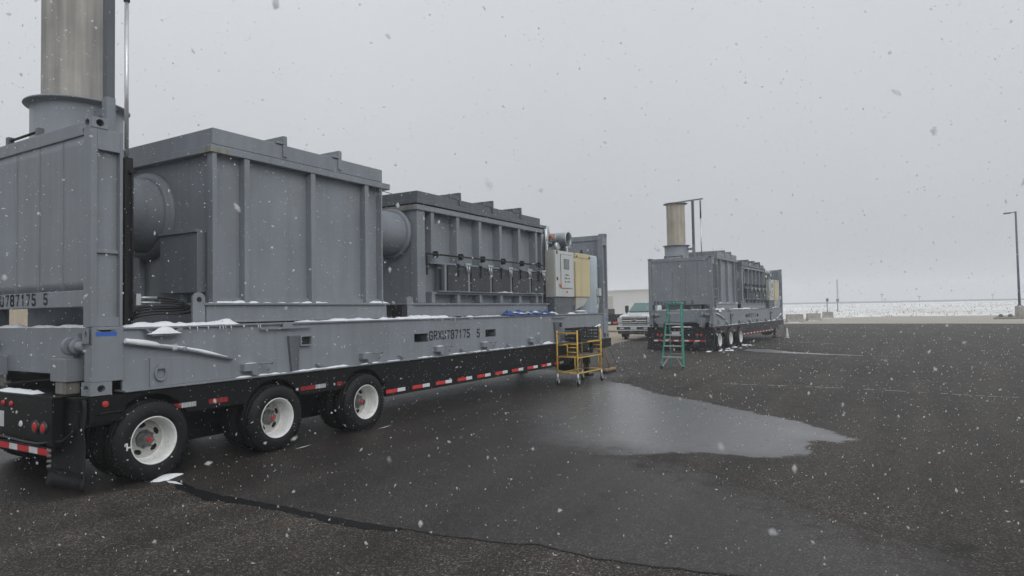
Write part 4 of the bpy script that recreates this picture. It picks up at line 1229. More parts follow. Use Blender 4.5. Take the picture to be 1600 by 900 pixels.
def build_stack(mat):
    cx, cy = 0.62, 1.52
    t = Thing('exhaust_stack', (cx, cy, 1.50), 'tall stainless exhaust stack on a grey drum base at the rear of the near unit', 'stack', 'exhaust stacks')
    bs = t.part('stack_base', MB().lathe([(0.0, 1.4935), (0.445, 1.4935), (0.445, 3.955), (0.43, 3.955)], (cx, cy, 0), 'z', 56), 'grey')
    t.part('base_flange', MB().lathe([(0.446, 3.905), (0.46, 3.925), (0.505, 3.935), (0.512, 3.945), (0.505, 3.957), (0.36, 3.957)], (cx, cy, 0), 'z', 56), 'grey', parent=bs)
    t.part('stack_tube', MB().lathe([(0.345, 3.958), (0.345, 5.545)], (cx, cy, 0), 'z', 56), mat)
    # rain cap held open on its arm: flat disc on the top
    cap = t.part('rain_cap', MB().lathe([(0.0, 5.60), (0.42, 5.575), (0.455, 5.555), (0.455, 5.548), (0.36, 5.5465), (0.0, 5.5465)], (cx, cy, 0), 'z', 48), 'grey')
    t.part('cap_arm', MB().bar((cx, 1.52, 5.615), (0.62, 0.46, 5.655), 0.05, 0.05), 'grey', parent=cap)
    p = t.part('arm_post', MB().box(0.555, 0.64, 0.80, 0.885, 3.55, 5.612), 'grey_dark', bev=0.004)
    t.part('post_bracket', MB().box(0.57, 0.625, 0.8855, 1.09, 3.76, 3.84).box(0.551, 0.644, 0.796, 0.889, 3.45, 3.9455), 'grey', parent=p)
    r = t.part('actuator_rod', MB().tube([(0.63, 0.56, 3.28), (0.63, 0.56, 4.93)], 0.021, 12), 'rod')
    t.part('rod_tip', MB().tube([(0.63, 0.56, 4.931), (0.63, 0.56, 5.60)], 0.030, 12), 'grey_dark', parent=r)
    c = t.part('actuator_cylinder', MB().box(0.60, 0.685, 0.53, 0.61, 1.4935, 3.27).tube([(0.66, 0.50, 1.56), (0.66, 0.50, 3.14)], 0.012, 8).box(.63, .70, .485, .53, 3.10, 3.14), 'hole', bev=0.003)
    t.part('valve', MB().tube([(0.70, 0.50, 1.80), (0.90, 0.46, 1.80)], 0.014, 8).tube([(0.70, 0.50, 1.75), (0.94, 0.46, 1.745)], 0.012, 8).box(0.68, 0.73, .46, .56, 1.72, 1.84), 'alu', parent=c)
    for k in range(3):
        pts = []
        for j in range(22):
            th = j / 21 * math.pi * 1.5
            pts.append((0.95 + 0.28 * math.sin(th) * (1 + .1 * k), 0.50 + 0.12 * math.cos(th) - .04 * k, 1.80 - 0.17 * j / 21 - 0.03 * k + 0.02 * math.sin(th * 2)))
        t.part('air_hose', MB().tube(pts, 0.011, 7), 'hose')
    return t

def build_controls():
    out = []
    t = Thing('control_cabinet', (9.88, 0.17, 1.50), 'white control cabinet with small screen door and push buttons beside the near furnace', 'cabinet', 'control cabinets')
    st = t.part('stand', MB().box(9.43, 10.32, 0.07, 0.28, 1.4945, 1.872), 'grey_dark', bev=0.005)
    b = t.part('cabinet_box', MB().box(9.42, 10.33, 0.06, 0.30, 1.8725, 2.885), 'cab_side', bev=0.006)
    d = t.part('cabinet_door', MB().box(9.425, 10.325, 0.030, 0.0595, 1.88, 2.88), 'cab', bev=0.006)
    s = t.part('inner_door', MB().box(9.66, 10.20, 0.014, 0.0295, 2.07, 2.80), 'cab', bev=0.006)
    t.part('door_frame', MB().frame(9.65, 10.21, 2.06, 2.81, 'y', 0.022, 0.0298, 0.012), 'grey_dark', parent=s)
    scn = t.part('screen', MB().box(9.80, 10.02, 0.010, 0.0135, 2.50, 2.69), 'grey', parent=s)
    t.part('screen_frame', MB().frame(9.785, 10.035, 2.485, 2.705, 'y', 0.007, 0.0135, 0.014), 'grey_dark', parent=s)
    for r_ in range(3):
        for c_ in range(4):
            t.part('button', MB().lathe([(0.0, 0.004), (0.014, 0.004), (0.016, 0.0135)], (9.84 + 0.065 * c_, 0, 2.36 - 0.075 * r_), 'y', 10), 'hole' if (r_ + c_) % 3 else 'cab_side', parent=s)
    t.part('switch', MB().box(9.58, 9.66, 0.000, 0.0295, 2.10, 2.16), 'orange', bev=0.01)
    t.part('switch', MB().lathe([(0.0, 0.005), (0.022, 0.008), (0.026, 0.0295)], (9.94, 0, 1.99), 'y', 12), 'orange')
    for z in (2.03, 2.60):
        t.part('handle', MB().box(9.465, 9.49, 0.012, 0.0295, z + .2, z + 0.27), 'hole')
    out.append((t, 'white control cabinet with small screen at the front end of the far unit'))
    t = Thing('cream_cabinet', (10.75, 0.06, 1.50), 'cream coloured steel box beside the near white control cabinet', 'cabinet', 'cream cabinets')
    t.part('cabinet_box', MB().box(10.36, 11.13, 0.0, 0.155, 1.885, 2.77), 'yellow_cab', bev=0.006)
    t.part('cabinet_lid', MB().box(10.355, 11.135, -0.008, 0.16, 2.7705, 2.88), 'yellow_cab', bev=0.01)
    t.part('bracket', MB().prism([(10.40, 1.8845), (11.09, 1.8845), (10.85, 1.70), (10.40, 1.60)], 'y', 0.03, 0.12), 'cab_side')
    t.part('bracket', MB().box(10.38, 10.45, 0.04, 0.14, 1.4945, 1.70), 'grey')
    t.part('hinge', MB().lathe([(0, -0.02), (0.022, -0.02), (0.022, -0.0085)], (10.40, 0, 2.80), 'y', 10), 'hole')
    t.part('hinge', MB().lathe([(0, -0.02), (0.028, -0.02), (0.028, -0.0085)], (11.08, 0, 2.80), 'y', 10), 'hole')
    out.append((t, 'cream coloured steel box at the front end of the far unit'))
    t = Thing('fuel_tank', (11.53, 0.50, 1.50), 'pale blue round tank by the front end wall of the near rack', 'tank', 'pale blue tanks')
    t.part('tank_shell', MB().lathe([(0.0, 1.4945), (0.385, 1.4945), (0.40, 1.52), (0.40, 2.85), (0.38, 2.89), (0.25, 2.91), (0.0, 2.92)], (11.61, 0.45, 0), 'z', 40), 'tank')
    t.part('filler_cap', MB().lathe([(0.0, 3.0), (0.04, 3.0), (0.04, 2.90)], (11.42, 0.35, 0), 'z', 14), 'hole')
    t.part('vent_pipe', MB().tube([(11.55, .4, 2.89), (11.55, .4, 3.06)], 0.02, 8), 'hole')
    bx = t.part('junction_box', MB().box(11.62, 11.74, -0.02, 0.049, 1.92, 2.10), 'cab', bev=0.005)
    t.part('cable', MB().tube([(11.66, .05, 1.92), (11.70, .03, 1.80), (11.66, .05, 1.66), (11.58, .08, 1.53)], 0.014, 8), 'alu', parent=bx)
    out.append((t, 'pale blue round tank at the front end of the far unit'))
    t = Thing('blower_fan', (10.4, 0.7, 3.08), 'galvanised blower with open round duct above the near control cabinet', 'blower', 'galvanised blowers')
    cx, cz = 10.36, 3.20
    t.part('inlet_duct', MB().lathe([(0.155, 0.16), (0.172, 0.16), (0.172, 0.18), (0.160, 0.19), (0.160, 0.72), (0.150, 0.72), (0.150, 0.2)], (cx, 0, cz), 'y', 32), 'galv')
    t.part('duct_seam', MB().lathe([(0.1605, .42), (0.166, .425), (0.166, .435), (0.1605, .44)], (cx, 0, cz), 'y', 32), 'galv')
    t.part('impeller', MB().lathe([(0.0, 0.40), (0.04, 0.40), (0.05, 0.46), (0.149, 0.47)], (cx, 0, cz), 'y', 20), 'grey_dark')
    vol = [(cx - 0.04 + (0.25 + 0.05 * k / 24) * math.cos(2 * math.pi * k / 24), 3.27 + (0.25 + .05 * k / 24) * math.sin(2 * math.pi * k / 24)) for k in range(24)]
    t.part('fan_housing', MB().prism(vol, 'y', 0.725, 0.98), 'galv', bev=0.01)
    t.part('motor', MB().lathe([(0.0, 0.9805), (0.13, 0.9805), (0.14, 1.02), (0.14, 1.28), (0.10, 1.30), (0, 1.30)], (cx, 0, 3.24), 'y', 20), 'grey_dark')
    t.part('support', MB().box(cx - 0.22, cx + 0.2, 0.70, 1.2, 1.4945, 2.985), 'grey_dark')
    t.part('junction', MB().box(cx - 0.42, cx - 0.32, 0.38, 0.46, 3.21, 3.27), 'orange', bev=0.01)
    t.part('elbow', MB().tube([(cx - .30, .62, 3.36), (cx - .36, .55, 3.42), (cx - .46, .50, 3.42), (cx - .54, .48, 3.36), (cx - .56, .47, 3.20), (cx - .56, .47, 2.95)], 0.075, 14), 'galv')
    for k_, (px_, pz_) in enumerate(((cx - .70, 3.05), (cx - .42, 2.98), (cx + .30, 3.02))):
        t.part('gas_pipe', MB().tube([(px_, .36, 2.0), (px_, .36, pz_), (px_ + .03, .38, pz_ + .04), (px_ + .25, .38, pz_ + .04)], 0.02, 8), ('galv', 'grey_dark', 'alu')[k_])
    t.part('valve_body', MB().lathe([(0.0, 2.92), (0.06, 2.93), (0.075, 2.97), (0.06, 3.02), (0.03, 3.06), (0.0, 3.07)], (cx + .10, .36, 0), 'z', 16), 'grey_dark')
    t.part('regulator', MB().lathe([(0.0, .28), (0.07, .29), (0.09, .33), (0.07, .37), (0.0, .38)], (cx - .28, 0, 3.03), 'y', 18), 'alu')
    t.part('junction_arm', MB().box(cx - 0.45, cx - 0.17, 0.42, 0.49, 3.14, 3.195), 'grey_dark')
    out.append((t, 'galvanised blower with open round duct on the far unit'))
    return out

def build_snow_on_rack():
    mb = MB()
    snow_bank(mb, 0.31, 1.62, -0.004, 0.16, 1.501, 0.085, 1, cover=0.18)
    snow_bank(mb, 2.4, 3.9, 0.0, 0.13, 1.501, 0.055, 2, cover=0.30)
    snow_bank(mb, 3.85, 5.6, -0.004, 0.16, 1.501, 0.06, 3, cover=0.2)
    snow_bank(mb, 5.6, 7.3, 0.0, 0.14, 1.501, 0.04, 4, cover=0.35)
    snow_bank(mb, 10.0, 11.1, 0.03, 0.16, 1.501, 0.07, 5, cover=0.1)
    snow_bank(mb, 10.36, 11.0, -0.0, 0.15, 1.555, 0.05, 15, cover=0.1)
    snow_bank(mb, 1.33, 3.2, 0.197, 0.255, 1.7405, 0.045, 6, cover=0.25)
    snow_bank(mb, 3.9, 4.33, 0.197, 0.28, 1.7405, 0.07, 7, cover=0.1)
    snow_bank(mb, 0.50, 0.86, -0.075, 0.0, 1.43, 0.09, 8, cover=0.05)
    snow_bank(mb, 1.50, 1.75, -0.03, 0.0, 0.902, 0.06, 9, cover=0.1)
    snow_bank(mb, 1.75, 3.3, -0.03, 0.004, 0.902, 0.035, 10, cover=0.25)
    snow_bank(mb, 3.3, 8.6, -0.03, 0.004, 0.902, 0.03, 11, cover=0.42)
    snow_bank(mb, 8.7, 9.2, -0.03, 0.006, 0.902, 0.07, 12, cover=0.1)
    snow_bank(mb, 9.55, 10.35, -0.03, 0.006, 0.902, 0.10, 13, cover=0.1)
    snow_bank(mb, 5.5, 9.05, 0.13, 0.20, 1.945, 0.03, 14, cover=0.62)
    for x0 in (1.60, 3.47, 5.12, 6.46, 8.13):
        snow_bank(mb, x0 + 0.02, x0 + 0.20, -0.05, 0.02, 1.051, 0.022, int(x0 * 10), cover=0.2)
    # along the rear: beam top, ledges, pedestal gap
    for (a, b, s) in ((0.15, 0.9, 21), (0.9, 2.2, 22)):
        vs0 = len(mb.v)
        snow_bank(mb, a, b, -0.22, -0.08, 0, 0.05, s, cover=0.15)
        for i in range(vs0, len(mb.v)):
            x, y, z = mb.v[i]
            mb.v[i] = (-y + 0.02, x, 1.506 + z)
    for (a, b, s) in ((0.75, 1.55, 24),):
        vs0 = len(mb.v)
        snow_bank(mb, a, b, 0.0, 0.14, 0, 0.05, s, cover=0.08)
        for i in range(vs0, len(mb.v)):
            x, y, z = mb.v[i]
            mb.v[i] = (-0.15 + y, x, 0.877 + z)
    # snow riding on the stay rods
    for pts in ([(0.30, -0.022, 1.373), (0.9, -0.022, 1.273), (1.45, -0.014, 1.135)], [(11.6, -0.022, 1.213), (11.1, -0.022, 1.10), (10.52, -0.012, 0.965)]):
        fine = []
        for a, b in zip(pts[:-1], pts[1:]):
            for k in range(14):
                fine.append(Vector(a).lerp(Vector(b), k / 14))
        mb.tube([p + Vector((0, 0, 0.004 * noise.noise(p * 9))) for p in fine], [max(0.003, 0.014 + 0.014 * noise.noise(p * 4) + (0.016 if i < 8 else 0)) for i, p in enumerate(fine)], 8)
    # rail of icicles under the top flange
    ic = random.Random(5)
    for k in range(22):
        x = ic.choice((ic.uniform(.9, 1.7), ic.uniform(4.8, 6.2), ic.uniform(1.7, 1.85)))
        h = ic.uniform(0.015, 0.06)
        mb.tube([(x, -0.006, 1.482), (x + .004, -0.007, 1.482 - h * .5), (x, -0.006, 1.482 - h)], [0.005, 0.0035, 0.001], 5)
    o = link('snow', mb.mesh('snow', (6.0, 0, 1.5)), 'snow')
    o.location = (6.0, 0, 1.5)
    tag(o, 'lines of fresh snow lying on the rails and ledges of the near unit', 'snow', kind='stuff')
    return o

trailer = build_trailer(); rig.append((trailer.o, 'black three axle trailer with red tail lamps behind the green ladder'))
rack = build_rack(); rig.append((rack.o, 'grey steel flat rack with plain rear wall on the far trailer'))
m1 = build_m1(); rig.append((m1.o, 'ribbed grey steel chamber just behind the rear wall of the far unit'))
m2 = build_m2(); rig.append((m2.o, 'grey furnace with row of charge doors on the far trailer'))
stack = build_stack('steel'); rig.append((stack.o, 'tan coloured exhaust stack with flat rain cap on the far unit'))
for th, lab in build_controls():
    rig.append((th.o, lab))
snow1 = build_snow_on_rack(); rig.append((snow1, 'lines of fresh snow on the ledges of the far unit'))

T2X, T2Y, T2A = 20.992, -0.3848, -0.0399
for root, lab in rig:
    c = copy_tree(root)
    p = Vector(root.location)
    ca, sa = math.cos(T2A), math.sin(T2A)
    c.location = (T2X + ca * p.x - sa * p.y, T2Y + sa * p.x + ca * p.y, p.z)
    c.rotation_euler = (0, 0, T2A)
    c['label'] = lab
    if root is stack.o:
        for ch in c.children:
            if ch.name.startswith('stack_tube'):
                ch.data = ch.data.copy(); ch.data.materials.clear(); ch.data.materials.append(M['tan_stack'])
    if root is rack.o:
        pans = [ch for ch in c.children if ch.name.startswith('end_panel')]
        for ch in pans:
            if ch.bound_box[0][0] + 6.0 < 3:
                co_ = [v.co for v in ch.data.vertices]
                ys_ = [v.y for v in co_]; zs_ = [v.z for v in co_]
                fl = MB().box(0.0225 - 6.0, 0.055 - 6.0, min(ys_) - 0.0025, max(ys_) + 0.0025, min(zs_), max(zs_))
                ch.modifiers.clear()
                ch.data = fl.mesh('end_panel'); ch.data.materials.append(M['grey'])
        # the far rack carries another number on its rear wall
        for ch in c.children:
            lets = [g_ for g_ in ch.children if g_.name.startswith('letter')] if ch.name.startswith('bottom_rail') else []
            if lets:
                new = lettering('GRXU787178', (0, -1, 0), (0.004, 2.22, 1.735), 0.104, 0.066, 0.062, 0.022, (-1, 0, 0)) + \
                      lettering('3', (0, -1, 0), (0.004, 0.80, 1.735), 0.104, 0.066, 0.05, 0.022, (-1, 0, 0))
                for g_, mb_ in zip(lets, new):
                    g_.data = mb_.mesh('letter', rack.base); g_.data.materials.append(M['stencil'])
def T2(p):
    ca, sa = math.cos(T2A), math.sin(T2A)
    return (T2X + ca * p[0] - sa * p[1], T2Y + sa * p[0] + ca * p[1], p[2])

# ------------------------------------------------------------------ loose things
# blue tarpaulin bunched on the near rack
def tarp():
    mb = MB(); vs, fs = [], []
    nx, ny = 90, 10
    for i in range(nx + 1):
        for j in range(ny + 1):
            u, v = i / nx, j / ny
            x = 7.35 + 1.95 * u; y = -0.02 + 0.20 * v
            e = min(1, u / 0.06, (1 - u) / 0.06) * math.sin(math.pi * v) ** 0.5
            h = 0.025 + 0.075 * abs(noise.noise((x * 3.6, y * 5, 1.0))) + 0.05 * noise.noise((x * 9, y * 12, 5.0)) + (0.04 if u < 0.12 else 0)
            vs.append((x + 0.02 * noise.noise((x * 6, y * 9, 2)), y + 0.025 * noise.noise((x * 5, y * 4, 8)), 1.503 + max(0.004, h) * e))
    for i in range(nx):
        for j in range(ny):
            a = i * (ny + 1) + j; fs.append((a, a + ny + 1, a + ny + 2, a + 1))
    mb.add(vs, fs, True)
    t = Thing('tarpaulin', (8.3, 0.08, 1.50), 'crumpled blue tarpaulin with snow on the edge of the near rack', 'tarp')
    o = t.part('cloth', mb, 'tarp')
    md = o.modifiers.new('solid', 'SOLIDIFY'); md.thickness = 0.004; md.offset = 1
    sn = MB()
    r = random.Random(11)
    for k in range(17):
        x = 7.40 + k * 0.112 + r.uniform(-.05, .05); w = r.uniform(0.12, 0.26)
        snow_bank(sn, x, x + w, -0.025 + r.uniform(0, .05), 0.07 + r.uniform(0, .07), 1.510 + r.uniform(0.01, 0.05), r.uniform(.03, .055), 30 + k, step=0.02, cover=0.05)
    snow_bank(sn, 9.22, 9.48, -0.01, 0.09, 1.502, 0.10, 51, step=0.03, cover=0.0)
    t.part('snow_cap', sn, 'snow')
tarp()

# rolling scaffold
def scaffold():
    XA, XB, YA, YB = 9.30, 10.52, -0.50, -0.03
    t = Thing('rolling_scaffold', ((XA + XB) / 2, -0.27, 0), 'small yellow rolling scaffold on casters beside the near trailer', 'scaffold')
    H = 1.16
    for x in (XA, XB):
        for y in (YA, YB):
            p = t.part('upright', MB().tube([(x, y, 0.13), (x, y, H)], 0.0185, 10), 'yellow')
            t.part('stem', MB().tube([(x, y, 0.09), (x, y, 0.26)], 0.0235, 10), 'alu', parent=p)
            c = t.part('caster', MB().lathe([(0.0, -.018), (0.05, -.018), (0.056, -.010), (0.056, .010), (0.05, .018), (0.0, .018)], (x + 0.03, y, 0.056), 'y', 18), 'rubber', parent=p)
            t.part('caster_fork', MB().box(x - .012, x + .05, y - .028, y - .022, .05, .115).box(x - .012, x + .05, y + .022, y + .028, .05, .115).box(x - .02, x + .05, y - .028, y + .028, .1155, .128), 'alu', parent=p)
    for x in (XA, XB):
        for z in (0.27, 0.60, 1.10):
            t.part('cross_tube', MB().tube([(x, YA, z), (x, YB, z)], 0.0155, 8), 'yellow')
        ym = -0.27
        t.part('rung_post', MB().tube([(x, ym, 0.60), (x, ym, 0.87)], 0.014, 8), 'yellow')
        for z in (0.70, 0.80, 0.87):
            t.part('rung', MB().tube([(x, ym, z), (x, YA, z)], 0.014, 8), 'yellow')
        t.part('rung', MB().tube([(x, YB, 0.84), (x, ym, 0.865)], 0.014, 8), 'yellow')
        t.part('rung_post', MB().tube([(x, YA + 0.06, 0.10 + .17), (x, YA + 0.06, 0.60)], 0.012, 8), 'yellow')
    for y in (YA, YB):
        for z in (0.26, 0.585):
            t.part('side_rail', MB().tube([(XA, y, z), (XB, y, z)], 0.0155, 8), 'yellow')
    t.part('side_rail', MB().tube([(XA + .5, YA - 0.0, 0.90), (XB, YA - 0.0, 0.90)], 0.018, 8), 'yellow')
    t.part('platform', MB().box(XA + 0.02, XB - 0.02, YA + 0.03, YB - 0.03, 0.605, 0.63), 'ply', bev=0.004)
    t.part('platform', MB().box(XA + 0.02, XA + .62, YA + 0.03, YB - 0.03, 0.875, 0.90), 'ply', bev=0.004)
    for x in (XA + .35, XA + .9):
        t.part('stem', MB().tube([(x, YA + .0, 0.90 if x > XA + .5 else 0.585), (x, YA, 1.10)], 0.012, 8), 'yellow') if False else None
    # black folding panel strapped across the top bay
    k = Thing('tool_crate', (10.05, -0.38, 0.95), 'black slatted plastic crate held in the top bay of the yellow scaffold', 'crate')
    x0, x1, y0, y1, z0, z1 = 9.50, 10.44, -0.48, -0.12, 0.925, 1.19
    for z in (z0, z0 + .075, z0 + .15, z0 + .225):
        k.part('slat', MB().frame(x0, x1, y0, y1, 'z', z, z + 0.05, 0.02), 'hole')
    for x in (x0, x0 + .31, x0 + .62, x1 - .04):
        k.part('rib', MB().box(x, x + 0.04, y0 - 0.012, y0 - .0005, z0, z1 + 0.03), 'hole')
    k.part('crate_floor', MB().box(x0 + .021, x1 - .021, y0 + .021, y1 - .021, z0, z0 + .015), 'hole')
    for x in (x0 + .05, x1 - .12):
        k.part('crate_leg', MB().box(x, x + .05, y0 + .10, y0 + .16, 0.631, z0 - .0005), 'hole')
scaffold()

# push broom leaning by the near landing leg
b = Thing('push_broom', (12.3, 0.10, 0), 'wooden push broom lying by the front of the near trailer', 'broom')
b.part('broom_head', MB().box(12.0, 12.62, 0.00, 0.10, 0.06, 0.115), 'wood', bev=0.01)
b.part('bristles', MB().prism([(12.0, 0.06), (12.62, 0.06), (12.64, 0.0), (11.98, 0.0)], 'y', 0.012, 0.088), 'hole')
b.part('handle', MB().tube([(12.3, 0.05, 0.115), (12.05, 0.08, 0.70)], 0.016, 8), 'wood')

# green step ladder behind the far trailer
def ladder():
    t = Thing('step_ladder', (14.05, -1.10, 0), 'green fibreglass step ladder standing open behind the far trailer', 'ladder')
    base = Vector((13.80, 0, 0))
    H = 1.72
    top_x = 14.16
    yl, yr = -0.80, -1.38     # feet
    tl, tr = -0.90, -1.245    # top
    def rail(s, z):           # front rails
        k = z / H
        return Vector((13.80 + (top_x - 13.80) * k, (yl + (tl - yl) * k) if s == 0 else (yr + (tr - yr) * k), z))
    def rear(s, z):
        k = z / H
        return Vector((14.50 + (top_x + 0.10 - 14.50) * k, (-.83 + (tl - .0 + .83) * k) if s == 0 else (-1.20 + (tr + 1.20) * k), z))
    for s in (0, 1):
        r_ = t.part('rail', MB().bar(rail(s, 0.0), rail(s, H - .04), 0.03, 0.075), 'green', bev=0.003)
        t.part('foot', MB().bar(rail(s, 0.0), rail(s, 0.06), 0.045, 0.09), 'hose', parent=r_)
        t.part('rear_leg', MB().bar(rear(s, 0.0), rear(s, H - .06), 0.025, 0.045), 'green', bev=0.003)
        t.part('spreader', MB().bar(rail(s, 0.75), rear(s, 0.75), 0.006, 0.02), 'alu')
    for i in range(5):
        z = 0.30 + 0.288 * i
        a, b_ = rail(0, z), rail(1, z)
        t.part('step', MB().box(a.x - 0.045, a.x + 0.045, b_.y + 0.018, a.y - 0.018, z - 0.018, z + 0.018), 'alu', bev=0.004)
    for z in (0.35, 0.95):
        t.part('rear_brace', MB().bar(rear(0, z), rear(1, z), 0.02, 0.02), 'alu')
    for s in (0, 1):
        a = rail(s, 0.30) ; a.y += (-0.15 if s == 0 else 0.15); a.z -= .02
        t.part('knee_brace', MB().bar(a, rail(s, 0.06) + Vector((0, -.02 if s == 0 else .02, 0)), 0.006, 0.03), 'alu')
    t.part('top_cap', MB().box(top_x - 0.06, top_x + 0.14, tr - 0.03, tl + 0.03, H - 0.045, H + 0.015), 'green', bev=0.01)
ladder()

# white marker by the front of the far trailer
j = Thing('marker_cone', (32.0, -1.2, 0), 'small white cone standing at the front of the far trailer', 'cone')
j.part('cone_body', MB().lathe([(0.0, 0.50), (0.03, 0.50), (0.045, 0.44), (0.085, 0.10), (0.09, 0.025), (0.0, 0.025)], (32.0, -1.2, 0), 'z', 20), 'jug')
j.part('cone_base', MB().box(31.89, 32.11, -1.31, -1.09, 0.0, 0.0245), 'jug', bev=0.01)

# ------------------------------------------------------------------ white pickup behind the far rig, facing the camera
def truck():
    t = Thing('pickup_truck', (30.8, 5.40, 0.02), 'white pickup truck facing the camera left of the far trailer', 'truck')
    S = 0.93
    fx, cy, zz = 28.25, 5.36, 0.016
    def q(x, y, z):  # x backwards from front bumper, y to image left, z up
        return (fx + x * S, cy + y * S, zz + z * S)
    def bx(x0, x1, y0, y1, z0, z1):
        a, b_ = q(x0, y0, z0), q(x1, y1, z1)
        return MB().box(a[0], b_[0], a[1], b_[1], a[2], b_[2])
    def loft(secs):
        """secs: list of (x, halfwidth_low, halfwidth_high, z0, z1)"""
        mb = MB(); vs = []
        for x, w0, w1, z0, z1 in secs:
            r = 0.05
            ring = [(-w0, z0), (w0, z0), (w0 + .01, (z0 + z1) / 2), (w1, z1 - r), (w1 - r * 1.2, z1), (-w1 + r * 1.2, z1), (-w1, z1 - r), (-w0 - .01, (z0 + z1) / 2)]
            vs += [q(x, y, z) for y, z in ring]
        n = 8; fs = [tuple(range(n))]
        for i in range(len(secs) - 1):
            fs += [(i * n + k, i * n + (k + 1) % n, (i + 1) * n + (k + 1) % n, (i + 1) * n + k) for k in range(n)]
        fs.append(tuple(range((len(secs) - 1) * n, len(secs) * n)))
        mb.add(vs, fs)
        return mb
    t.part('body', loft([(0.16, 0.93, 0.88, 0.62, 1.26), (0.35, 0.99, 0.93, 0.58, 1.33), (1.0, 1.0, 0.95, 0.55, 1.40), (1.45, 1.0, 0.96, 0.5, 1.43), (3.6, 1.0, 0.96, 0.5, 1.42), (3.62, 1.0, 0.97, 0.5, 1.38), (5.9, 1.0, 0.97, 0.5, 1.38)]), 'truck', bev=0.02)
    t.part('hood_bulge', loft([(0.30, 0.5, 0.42, 1.26, 1.37), (1.35, 0.6, 0.5, 1.38, 1.47)]), 'truck', bev=0.02)
    cabm = t.part('cab', loft([(1.42, 0.90, 0.88, 1.40, 1.46), (1.62, 0.9, 0.84, 1.42, 1.60), (2.12, 0.88, 0.75, 1.42, 1.98), (3.4, 0.88, 0.76, 1.42, 2.0), (3.6, 0.88, 0.78, 1.42, 1.92)]), 'truck', bev=0.02)
    ws = MB(); ws.add([q(1.42, -0.80, 1.50), q(1.42, 0.80, 1.50), q(2.04, 0.67, 1.985), q(2.04, -0.67, 1.985)], [(0, 1, 2, 3)])
    w = t.part('windscreen', ws, 'glass')
    md = w.modifiers.new('solid', 'SOLIDIFY'); md.thickness = 0.03; md.offset = 1
    for y in (-0.35, 0.25):
        t.part('wiper', MB().bar(q(1.38, y, 1.515), q(1.42, y + 0.5, 1.535), 0.02, 0.02), 'grille', parent=w)
    for s in (-1, 1):
        t.part('side_window', bx(2.2, 3.3, min(s * .80, s * .865), max(s * .80, s * .865), 1.5, 1.86), 'glass')
        mi = t.part('mirror', bx(1.75, 1.9, min(s * .98, s * 1.16), max(s * .98, s * 1.16), 1.50, 1.86), 'grille', bev=0.02)
        t.part('mirror_arm', bx(1.80, 1.85, min(s * .9, s * 1.05), max(s * .9, s * 1.05), 1.5, 1.54), 'grille', parent=mi)
        hl = t.part('headlamp', bx(0.10, 0.30, min(s * .70, s * .965), max(s * .70, s * .965), 0.93, 1.20), 'lamp_glass', bev=0.015)
        t.part('lamp_surround', bx(0.12, 0.31, min(s * .69, s * .975), max(s * .69, s * .975), 0.91, 0.925), 'grille', parent=hl)
        t.part('fog_lamp', bx(-0.03, 0.01, min(s * .55, s * .78), max(s * .55, s * .78), 0.60, 0.68), 'lamp_glass')
        t.part('tow_hook', bx(-0.04, 0.02, min(s * .40, s * .44), max(s * .40, s * .44), 0.44, 0.50), 'grille')
        for xw in (1.0, 4.6):
            c = q(xw, 0, 0.40)
            yo = cy + s * 0.98 * S
            tyre = MB().lathe([(0.22, -.10), (0.33, -.11), (0.375, -.08), (0.38, 0), (0.375, .08), (0.33, .11), (0.22, .10)], (c[0], yo - s * 0.11, zz + 0.38), 'y', 30)
            wv = t.part('wheel', MB().lathe([(0.0, s * .07 - s * .0), (0.10, s * .08), (0.21, s * .06), (0.225, s * .10)], (c[0], yo - s * 0.11, zz + 0.38), 'y', 24), 'alu')
            t.part('tyre', tyre, 'rubber', parent=wv)
    gr = t.part('grille', bx(0.08, 0.20, -0.68, 0.68, 0.80, 1.22), 'grille', bev=0.01)
    for z, zh in ((0.80, 0.035), (0.905, 0.04), (1.01, 0.07), (1.17, 0.04)):
        t.part('grille_bar', bx(0.045, 0.0795, -0.69, 0.69, z, z + zh), 'chrome', parent=gr, bev=0.01)
    em = MB().lathe([(0.0, 0.0), (0.10, 0.004), (0.12, 0.03)], (0, 0, 0), 'x', 24)
    em.v = [(q(0.02, 0, 0)[0] + x, cy + y * 1.5 , q(0, 0, 1.02)[2] + z * 0.62) for x, y, z in em.v]
    t.part('emblem', em, 'chrome', parent=gr)
    em2 = MB().lathe([(0.0, 0.0), (0.08, 0.002), (0.1, 0.01)], (0, 0, 0), 'x', 24)
    em2.v = [(q(0.02, 0, 0)[0] - 0.006 + x, cy + y * 1.5, q(0, 0, 1.02)[2] + z * 0.56) for x, y, z in em2.v]
    t.part('emblem', em2, 'pole', parent=gr)
    bu = t.part('bumper', bx(-0.02, 0.16, -0.98, 0.98, 0.53, 0.755), 'grille', bev=0.03)
    t.part('bumper_strip', bx(-0.035, 0.15, -0.99, 0.99, 0.695, 0.765), 'chrome', parent=bu, bev=0.02)
    t.part('bumper_strip', bx(-0.035, 0.15, -0.97, 0.97, 0.50, 0.555), 'chrome', parent=bu, bev=0.02)
    t.part('hood_gap', bx(0.12, 0.2, -0.72, 0.72, 1.222, 1.262), 'grille', parent=gr)
    t.part('bumper_inset', bx(-0.028, -0.0205, -0.50, 0.50, 0.575, 0.645), 'grille', parent=bu)
    t.part('air_dam', bx(0.02, 0.20, -0.92, 0.92, 0.33, 0.525), 'grille', bev=0.02)
    t.part('number_plate', bx(-0.045, -0.029, -0.17, 0.17, 0.57, 0.71), 'plate', parent=bu)
    t.part('chassis', bx(0.25, 5.8, -0.45, 0.45, 0.30, 0.54), 'grille')
